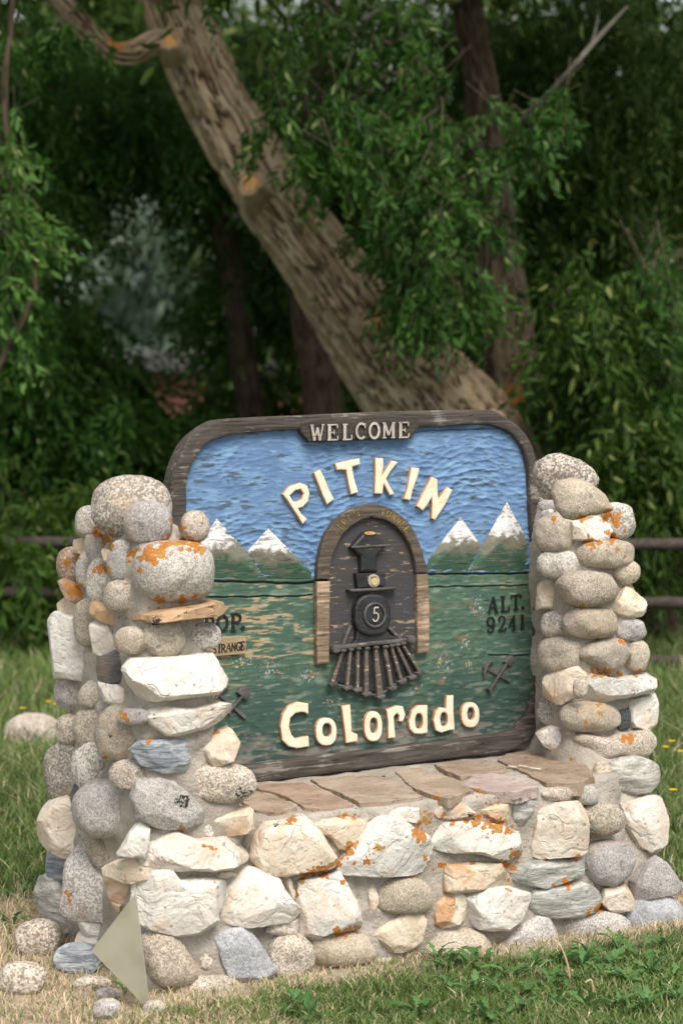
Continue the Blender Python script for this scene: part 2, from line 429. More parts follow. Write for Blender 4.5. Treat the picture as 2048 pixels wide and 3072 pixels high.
M = {
    'granite': mat_granite('granite_speckled', 0.55, 0.40, 290, 0.34),
    'granite_fine': mat_granite('granite_fine', 0.46, 0.32, 330, 0.36),
    'granite_dark': mat_granite('granite_dark', 0.62, 0.35, 270, 0.46),
    'quartz': mat_quartz('quartz_white', (0.60, 0.42, 0.27), 0.45, 0.8),
    'quartz_peach': mat_quartz('quartz_peach', (0.56, 0.33, 0.20), 0.65, 1.0),
    'quartz_rust': mat_quartz('quartz_rusty', (0.50, 0.25, 0.11), 0.85, 1.0),
    'gneiss': mat_gneiss('gneiss_banded'),
    'slate': mat_gneiss('slate_black', 0.06, 0.5),
    'sandstone': mat_sandstone('sandstone'),
    'mortar': mat_mortar(),
    'frame': mat_wood('frame_wood', (0.035, 0.029, 0.025), (0.095, 0.082, 0.07), (0.33, 0.29, 0.26), 0.6, 0.53),
    'board_dark': mat_wood('welcome_board_wood', (0.03, 0.026, 0.022), (0.07, 0.06, 0.05), (0.22, 0.19, 0.17), 0.5, 0.58),
    'arch_wood': mat_wood('arch_wood', (0.045, 0.036, 0.029), (0.125, 0.10, 0.078), (0.28, 0.21, 0.145), 0.5, 0.56),
    'post_wood': mat_wood('post_wood', (0.10, 0.075, 0.055), (0.26, 0.19, 0.13), (0.46, 0.34, 0.23), 0.8, 0.50),
    'panel': mat_vertex('painted_panel'),
    'cream': mat_paint('cream_paint', (0.76, 0.70, 0.57), (0.70, 0.58, 0.41), (0.58, 0.34, 0.20), 0.63),
    'cream_edge': mat_paint('orange_edge_paint', (0.66, 0.40, 0.25), (0.52, 0.26, 0.14), (0.5, 0.3, 0.2), 0.7),
    'silver': mat_paint('silver_paint', (0.52, 0.47, 0.42), (0.30, 0.27, 0.24), (0.10, 0.085, 0.07), 0.60),
    'silver_edge': mat_paint('dark_letter_edge', (0.06, 0.05, 0.045), (0.03, 0.025, 0.02), (0.15, 0.13, 0.1), 0.7),
    'iron': mat_paint('black_engine_paint', (0.030, 0.031, 0.034), (0.014, 0.014, 0.015), (0.36, 0.26, 0.16), 0.655, 0.45),
    'iron_grey': mat_paint('grey_worn_paint', (0.12, 0.112, 0.108), (0.045, 0.042, 0.040), (0.32, 0.24, 0.16), 0.63, 0.55),
    'slat': mat_paint('pilot_slat_paint', (0.15, 0.125, 0.105), (0.07, 0.06, 0.05), (0.42, 0.31, 0.2), 0.56, 0.6),
    'black_paint': mat_paint('black_letter_paint', (0.012, 0.014, 0.014), (0.007, 0.008, 0.008), (0.03, 0.04, 0.03), 0.7),
    'tan_board': mat_wood('bare_tan_wood', (0.22, 0.165, 0.095), (0.38, 0.29, 0.18), (0.16, 0.20, 0.14), 0.6, 0.55),
    'tunnel': mat_paint('tunnel_paint', (0.040, 0.043, 0.052), (0.050, 0.043, 0.037), (0.28, 0.20, 0.13), 0.585, 0.6),
    'lens': mat_paint('lamp_lens', (0.50, 0.44, 0.20), (0.34, 0.29, 0.10), (0.3, 0.2, 0.1), 0.7, 0.3),
    'gold': mat_paint('gold_letter_paint', (0.34, 0.24, 0.05), (0.14, 0.10, 0.03), (0.08, 0.06, 0.05), 0.55),
    'bark': mat_bark(),
    'cut': mat_plain('cut_wood', (0.40, 0.18, 0.05), (0.56, 0.34, 0.14), 60, 0.85),
    'twig': mat_plain('twig_bark', (0.07, 0.05, 0.035), (0.16, 0.12, 0.09), 30, 0.9),
    'dead': mat_plain('dead_branch_bark', (0.15, 0.135, 0.11), (0.26, 0.235, 0.20), 30, 0.9),
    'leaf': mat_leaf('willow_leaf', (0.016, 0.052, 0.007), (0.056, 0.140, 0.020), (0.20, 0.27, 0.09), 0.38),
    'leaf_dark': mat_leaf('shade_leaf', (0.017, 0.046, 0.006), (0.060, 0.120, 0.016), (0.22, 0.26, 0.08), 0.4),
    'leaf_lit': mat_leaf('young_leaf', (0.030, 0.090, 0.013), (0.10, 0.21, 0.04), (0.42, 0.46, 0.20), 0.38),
    'sage': mat_leaf('sage_leaf', (0.10, 0.15, 0.10), (0.18, 0.24, 0.17), (0.24, 0.29, 0.24), 0.3),
    'rail': mat_plain('old_rail_wood', (0.035, 0.028, 0.023), (0.085, 0.07, 0.06), 12, 0.9, 0.2, 0.006, (1, 6, 6)),
    'pink': mat_plain('salmon_board', (0.60, 0.25, 0.20), (0.68, 0.32, 0.26), 4, 0.8),
    'roof': mat_plain('grey_roof', (0.04, 0.04, 0.035), (0.07, 0.07, 0.06), 6, 0.8),
    'petal': mat_plain('yellow_petal', (0.55, 0.33, 0.01), (0.65, 0.43, 0.02), 60, 0.6),
    'stem': mat_plain('green_stem', (0.05, 0.12, 0.03), (0.09, 0.17, 0.05), 60, 0.7),
    'straw': mat_plain('straw_stem', (0.40, 0.27, 0.16), (0.52, 0.38, 0.25), 60, 0.8),
    'stick': mat_plain('bleached_stick', (0.45, 0.38, 0.30), (0.66, 0.58, 0.48), 60, 0.8),
}

def mat_grass():
    k = NT('grass_blade', 0.6, 0.25)
    t = k.attr('tint', 'Color')
    k.put(k.p.inputs['Base Color'], t)
    tr = k.n('ShaderNodeBsdfTranslucent'); k.l(t, tr.inputs['Color'])
    mx = k.n('ShaderNodeMixShader'); mx.inputs[0].default_value = 0.25
    k.l(k.p.outputs[0], mx.inputs[1]); k.l(tr.outputs[0], mx.inputs[2])
    k.l(mx.outputs[0], k.t.nodes['Material Output'].inputs['Surface'])
    return k.m
M['grass'] = mat_grass()

def mat_ground():
    k = NT('soil_and_turf', 0.95, 0.1)
    v = k.coords(rnd=False)
    soil = k.mix(k.ramp(k.noise(v, 6, 6, 0.65), 0.3, 0.7), (0.26, 0.20, 0.15), (0.44, 0.37, 0.29))
    soil = k.mix(k.ramp(k.noise(v, 120, 3), 0.6, 0.75, 0, 0.5), soil, (0.45, 0.4, 0.34))
    turf = k.mix(k.ramp(k.noise(v, 9, 4), 0.3, 0.7), (0.035, 0.065, 0.018), (0.08, 0.12, 0.035))
    c = k.mix(k.attr('turf'), soil, turf)
    h = k.math('ADD', k.noise(v, 60, 5, 0.7), k.math('MULTIPLY', k.noise(v, 12, 4), 2))
    return k.done(c, k.bump(h, 0.8, 0.01))
M['ground'] = mat_ground()

def mat_hill():
    k = NT('sage_hillside', 0.95, 0.1)
    v = k.coords(rnd=False)
    c = k.mix(k.ramp(k.noise(v, 0.16, 5, 0.7), 0.35, 0.65), (0.12, 0.15, 0.13), (0.24, 0.27, 0.27))
    c = k.mix(k.ramp(k.noise(v, 0.5, 4), 0.5, 0.7, 0, 0.7), c, (0.05, 0.09, 0.05))
    return k.done(c)
M['hill'] = mat_hill()

def mat_glass():
    k = NT('cloudy_glass', 0.32, 0.5)
    v = k.coords()
    k.put(k.p.inputs['Base Color'], k.mix(k.ramp(k.noise(v, 9, 4), 0.3, 0.7), (0.40, 0.39, 0.30), (0.52, 0.50, 0.39)))
    k.p.inputs['Transmission Weight'].default_value = 0.5
    k.p.inputs['Roughness'].default_value = 0.38
    k.p.inputs['IOR'].default_value = 1.15
    return k.m
M['glass'] = mat_glass()

# ------------------------------------------------------------------ terrain
WALL_X0, WALL_X1 = -0.02, 1.74

def ground_z(x, y):
    p = np.stack([x, y, np.zeros_like(x)], 1)
    return 0.02 * (fbm(p * 2.2, 3, 3) - 0.5) + 0.05 * (fbm(p * 0.35, 9, 2) - 0.5) * sstep(1.0, 4.0, np.abs(y - 0.3))

def turf_amount(x, y):
    """1 = green turf, 0 = bare soil with straw"""
    p = np.stack([x, y, np.zeros_like(x)], 1)
    n = fbm(p * 3.0, 21, 4) - 0.5
    d = np.maximum(np.maximum(-0.25 - x, x - 1.75), np.maximum(-y, y - 0.95))      # distance outside the wall's foot
    t = sstep(0.05, 0.24, d + n * 0.25)
    fl = sstep(-1.15, -0.05, (x - 0.15) * 0.9 + 0.0 * y) 
    front = (y < 0.25)
    dryfl = sstep(0.50, -0.10, x) * sstep(0.55, 0.0, y)        # trodden corner in front on the left
    t = t * (1 - 0.92 * dryfl * np.clip(0.8 + n * 1.5, 0, 1))
    t = t * (1 - 0.85 * sstep(0.10, 0.20, fbm(p * 1.7 + 5, 27, 3) - 0.5) * (y < 0))
    return np.clip(t, 0, 1)

def make_ground():
    xs = np.concatenate([[-400, -150, -60, -25, -12], np.linspace(-7, 12, 200), [18, 30, 60, 150, 400]])
    ys = np.concatenate([[-400, -150, -50, -20], np.linspace(-7, 14, 210), [18, 25, 40, 80, 160, 400, 900]])
    X, Y = np.meshgrid(xs, ys); x, y = X.ravel(), Y.ravel()
    z = ground_z(x, y)
    nx, ny = len(xs), len(ys)
    i = np.arange((ny - 1) * nx).reshape(ny - 1, nx)[:, :-1].ravel()
    f = np.stack([i, i + 1, i + nx + 1, i + nx], 1)
    o = build('ground', np.stack([x, y, z], 1), f, M['ground'], origin=(0, 0, 0), attrs={'turf': turf_amount(x, y)})
    tag(o, kind='structure')
make_ground()

def make_hill():
    us = np.linspace(-70, 70, 60); ds = np.linspace(0, 1, 24)
    V = []
    fx, fy = math.sin(YAW), math.cos(YAW)
    for t in ds:
        for u in us:
            d = 45 + 75 * t
            h = -1.0 + 18.5 * t ** 0.9 + 2.2 * math.sin(u * 0.11 + 1.3) * t + 1.5 * math.sin(u * 0.31 + t * 5) * t
            V.append((CAM[0] + fx * d + RT[0] * u, CAM[1] + fy * d + RT[1] * u, h))
    n = len(us)
    f = [(r * n + c, r * n + c + 1, (r + 1) * n + c + 1, (r + 1) * n + c) for r in range(len(ds) - 1) for c in range(n - 1)]
    o = build('hill', V, f, M['hill'])
    tag(o, kind='structure')
make_hill()

# ------------------------------------------------------------------ stone wall
def nrm(v):
    v = np.asarray(v, float); return v / np.linalg.norm(v)

VIEWB = nrm([-FW[0], -FW[1], 0])
PLANES = {   # name: point, face normal, normal the stone outline is laid out against
    'LF': ((0, 0.0, 0), nrm((0, -1, 0.03)), nrm((-0.12, -1, 0.05))),
    'W': ((0, 0.0, 0), nrm((0, -1, 0.03)), nrm((-0.08, -1, 0.05))),
    'LS': ((-0.004, 0, 0), nrm((-1, 0, 0.02)), nrm((-0.80, -0.60, 0.02))),
    'RF': ((0, 0.255, 0.5), nrm((0, -1, 0.04)), nrm((-0.1, -1, 0.05))),
    'RB': ((0, 0.0, 0.05), nrm((0, -0.9, 0.42)), nrm((-0.1, -0.93, 0.3))),
    'RI': ((1.485, 0, 0), nrm((-1, 0, 0.0)), nrm((-0.75, -0.66, 0.02))),
    'T1': ((0, 0.24, 0), nrm((-0.3, -1, 0)), nrm((-0.3, -1, 0.05))),
    'T2': ((0, 0.12, 0), nrm((-0.3, -1, 0)), nrm((-0.3, -1, 0.05))),
    'T3': ((0, 0.40, 0), nrm((-0.3, -1, 0)), nrm((-0.3, -1, 0.05))),
    'T4': ((0, 0.30, 0), nrm((-0.3, -1, 0)), nrm((-0.3, -1, 0.05))),
}

def icosphere(sub):
    t = (1 + 5 ** 0.5) / 2
    v = [(-1, t, 0), (1, t, 0), (-1, -t, 0), (1, -t, 0), (0, -1, t), (0, 1, t), (0, -1, -t), (0, 1, -t),
         (t, 0, -1), (t, 0, 1), (-t, 0, -1), (-t, 0, 1)]
    f = [(0, 11, 5), (0, 5, 1), (0, 1, 7), (0, 7, 10), (0, 10, 11), (1, 5, 9), (5, 11, 4), (11, 10, 2), (10, 7, 6), (7, 1, 8),
         (3, 9, 4), (3, 4, 2), (3, 2, 6), (3, 6, 8), (3, 8, 9), (4, 9, 5), (2, 4, 11), (6, 2, 10), (8, 6, 7), (9, 8, 1)]
    v = [nrm(p) for p in v]
    for _ in range(sub):
        cache = {}; nf = []
        def mid(a, b):
            key = (min(a, b), max(a, b))
            if key not in cache:
                v.append(nrm(v[a] + v[b])); cache[key] = len(v) - 1
            return cache[key]
        for a, b, c in f:
            x, y, z = mid(a, b), mid(b, c), mid(c, a)
            nf += [(a, x, z), (b, y, x), (c, z, y), (x, y, z)]
        f = nf
    return np.array(v), np.array(f)

ICO = {k: icosphere(k) for k in (3, 4)}

LICHEN = {
 'A': [(430,440,45),(490,490,60),(520,540,40),(660,590,45),(700,560,35),(790,565,60),(890,530,55),(990,510,60),(1080,530,60),(950,365,35),(995,415,30),(810,630,40),(1085,580,30),(740,600,45),(640,630,25),(440,690,50),(500,700,30),(290,830,60),(240,790,25),(850,915,50),(780,940,25),(1000,900,45),(1080,870,25),(620,790,15),(910,460,20),(1045,720,16),(1000,800,14),(1060,1190,15),(230,640,40),(300,620,25),(860,575,60),(1140,560,30),(720,700,22)],
 'B': [(650,215,35),(530,490,20),(830,385,28),(1040,985,30),(1270,330,25),(680,245,20),(1130,1080,12),(1190,1095,22),(1240,1100,18)],
 'F': [(415,285,26),(390,250,20)],
 'C': [(390,685,42),(735,660,32),(810,675,35),(800,870,50),(770,910,50),(700,980,38),(960,890,50),(900,960,45),(945,970,30),(800,980,25),(600,1040,60),(540,1040,42),(460,1085,42),(640,1000,28),(430,1200,25),(405,1140,20),(1300,670,55),(1400,670,30),(1270,720,40),(1260,800,60),(1220,780,40),(1370,545,42),(1290,960,30),(740,1110,25),(1380,1000,50),(700,1450,40),(770,1435,42),(830,1420,25),(1300,1340,25),(820,570,20),(895,790,20),(1200,1085,14)],
 'D': [(190,500,35),(245,535,25),(295,570,40),(180,700,60),(260,710,60),(330,740,60),(395,770,40),(440,930,48),(370,990,42),(415,1010,42),(435,770,25),(860,945,30),(570,750,15),(545,800,15),(525,865,18),(790,1120,45),(700,1130,20),(400,1165,30),(380,1090,22),(1000,1285,45),(940,1310,35),(1200,145,38),(1160,155,25),(820,290,22),(20,710,25),(110,695,30),(1310,905,25),(150,980,25),(650,960,18),(1230,845,14),(975,795,12)],
 'E': [(700,605,45),(740,595,38),(880,560,50),(920,590,55),(940,640,40),(850,600,40),(750,770,55),(810,770,30),(910,740,42),(855,835,18),(940,820,24),(985,870,18),(490,600,30),(870,700,30),(690,1220,30),(800,1455,25),(970,1465,30),(790,1690,45),(870,1690,45),(950,1700,32),(1070,1705,24),(955,1780,16),(820,1910,22),(715,2030,26),(815,1975,18),(655,1960,16),(1030,2150,40),(980,2165,25),(1100,1670,20),(990,680,18)],
}
BLACKS = {'B': [(1440,740,70),(1035,810,60),(1060,780,40),(560,350,30)], 'C': [(290,730,18),(1190,600,26),(1330,760,30)],
          'D': [(100,545,22),(330,555,22),(140,670,25)], 'A': [(820,1050,40),(1010,990,30)], 'F': []}

def spot_lines(table):
    out = []
    for c, lst in table.items():
        for (u, v, r) in lst:
            su, sv = src(c, u, v)
            d = nrm(ray(su, sv))
            out.append((d, r / CROPS[c][2] / FPX))
    return out
LLINES, BLINES = spot_lines(LICHEN), spot_lines(BLACKS)

def spots(V, lines, gain):
    q = V - CAM
    res = np.zeros(len(V))
    for d, r in lines:
        t = q @ d
        near = (t > 5.0) & (t < 7.6)
        dist = np.linalg.norm(q - t[:, None] * d, axis=1) / np.maximum(t, 0.1)
        res = np.maximum(res, gain * np.exp(-(dist / r) ** 2) * near)
    return res

def rock_mesh(outline, centre, nface, nout, seed, angular, half, sub=4, rough=1.0, grow=1.0):
    """outline: polygon (world points on the face) around centre; half: half thickness along nout"""
    rg = np.random.default_rng(seed)
    z = nout
    x = nrm(np.cross((0, 0, 1), z)); y = np.cross(z, x)
    P = np.array([[np.dot(p - centre, x), np.dot(p - centre, y)] for p in outline]) * grow
    S, F = ICO[sub]
    th = np.arctan2(S[:, 1], S[:, 0])
    # radius of the outline in every direction
    A, B = P, np.roll(P, -1, 0)
    dx, dy = np.cos(th), np.sin(th)
    R = np.zeros(len(th))
    for a, b in zip(A, B):
        e = b - a
        den = dx * e[1] - dy * e[0]
        den = np.where(np.abs(den) < 1e-9, 1e-9, den)
        t = (a[0] * e[1] - a[1] * e[0]) / den
        s = (a[0] * dy - a[1] * dx) / den
        ok = (t > 0) & (s >= -1e-6) & (s <= 1 + 1e-6)
        R = np.where(ok & (t > R), t, R)
    R = np.maximum(R, 0.004)
    rho = np.hypot(S[:, 0], S[:, 1])
    e = 0.42 if angular else 0.80
    rr = rho ** e
    zz = np.sign(S[:, 2]) * np.abs(S[:, 2]) ** (0.55 if angular else 0.85)
    L = np.stack([R * rr * dx, R * rr * dy, half * zz], 1)
    size = np.sqrt(np.mean(R) * half)
    mr = np.mean(R)
    if angular:
        pass
    else:
        for _ in range(4):                             # a cobble worn to a few flatter sides
            n = rg.normal(size=3); n[2] = abs(n[2]) * 0.8; n = nrm(n)
            n = nrm(n * np.array([half / mr, half / mr, 1.0]))
            cut = np.max(L @ n) * rg.uniform(0.84, 0.95)
            L = L - np.maximum(L @ n - cut, 0)[:, None] * n * 0.75
    off = rg.uniform(0, 90, 3)
    nz = fbm(L / mr * 1.25 + off, seed, 3) - 0.5
    nf = fbm(L / 0.018 + off, seed + 5, 3) - 0.5
    D = L / np.maximum(np.linalg.norm(L, axis=1, keepdims=True), 1e-6)
    L = L + D * (nz[:, None] * (0.11 if angular else 0.27) * mr * np.array([0.55, 0.55, 1.0]) + nf[:, None] * (0.0045 if angular else 0.0022) * rough)
    if angular:
        rid = np.abs(vnoise(L / mr * 2.1 + off + 40, seed + 9) - 0.5)
        L = L + D * ((rid - 0.2)[:, None] * 0.07 * mr)
        sc = np.array([half / mr, half / mr, 1.0])
        n0 = nrm(np.array([rg.uniform(-0.25, 0.25), rg.uniform(-0.25, 0.25), 1.0]))
        cuts = [(n0, rg.uniform(0.66, 0.80))]
        for _ in range(15):                            # broken faces, cut flat after everything else
            n = rg.normal(size=3); n[2] = abs(n[2]) * 1.0 + 0.15
            cuts.append((nrm(nrm(n) * sc), rg.uniform(0.80, 0.96)))
        fine = (fbm(L / 0.011 + off, seed + 3, 2) - 0.5) * 0.0022
        for n, q in cuts:
            L = L - np.maximum(L @ n - np.max(L @ n) * q, 0)[:, None] * n
        L = L + D * fine[:, None]
    return centre + L[:, :1] * x + L[:, 1:2] * y + L[:, 2:] * z, F

KIND = {   # kind: (material, base colour)
    'g': ('granite', (0.56, 0.52, 0.46)), 'gt': ('granite_fine', (0.49, 0.41, 0.30)), 'gp': ('granite', (0.58, 0.485, 0.375)),
    'gd': ('granite_dark', (0.42, 0.37, 0.31)), 'gb': ('granite_fine', (0.42, 0.45, 0.50)), 'gg': ('granite_fine', (0.40, 0.37, 0.36)),
    'q': ('quartz', (0.68, 0.64, 0.575)), 'qo': ('quartz_rust', (0.64, 0.53, 0.37)), 'qp': ('quartz_peach', (0.66, 0.55, 0.42)),
    'b': ('gneiss', (0.30, 0.35, 0.41)), 'k': ('slate', (0.055, 0.060, 0.068)), 'bk': ('slate', (0.13, 0.15, 0.18)),
    'm': ('gneiss', (0.47, 0.45, 0.39)), 's': ('sandstone', (0.42, 0.24, 0.15)), 'so': ('sandstone', (0.50, 0.30, 0.15)),
    'br': ('granite_dark', (0.42, 0.28, 0.18)), 'gf': ('granite_fine', (0.60, 0.56, 0.53)),
}
ANG = {'q', 'qo', 'qp', 'k', 's', 'so', 'b', 'bk'}

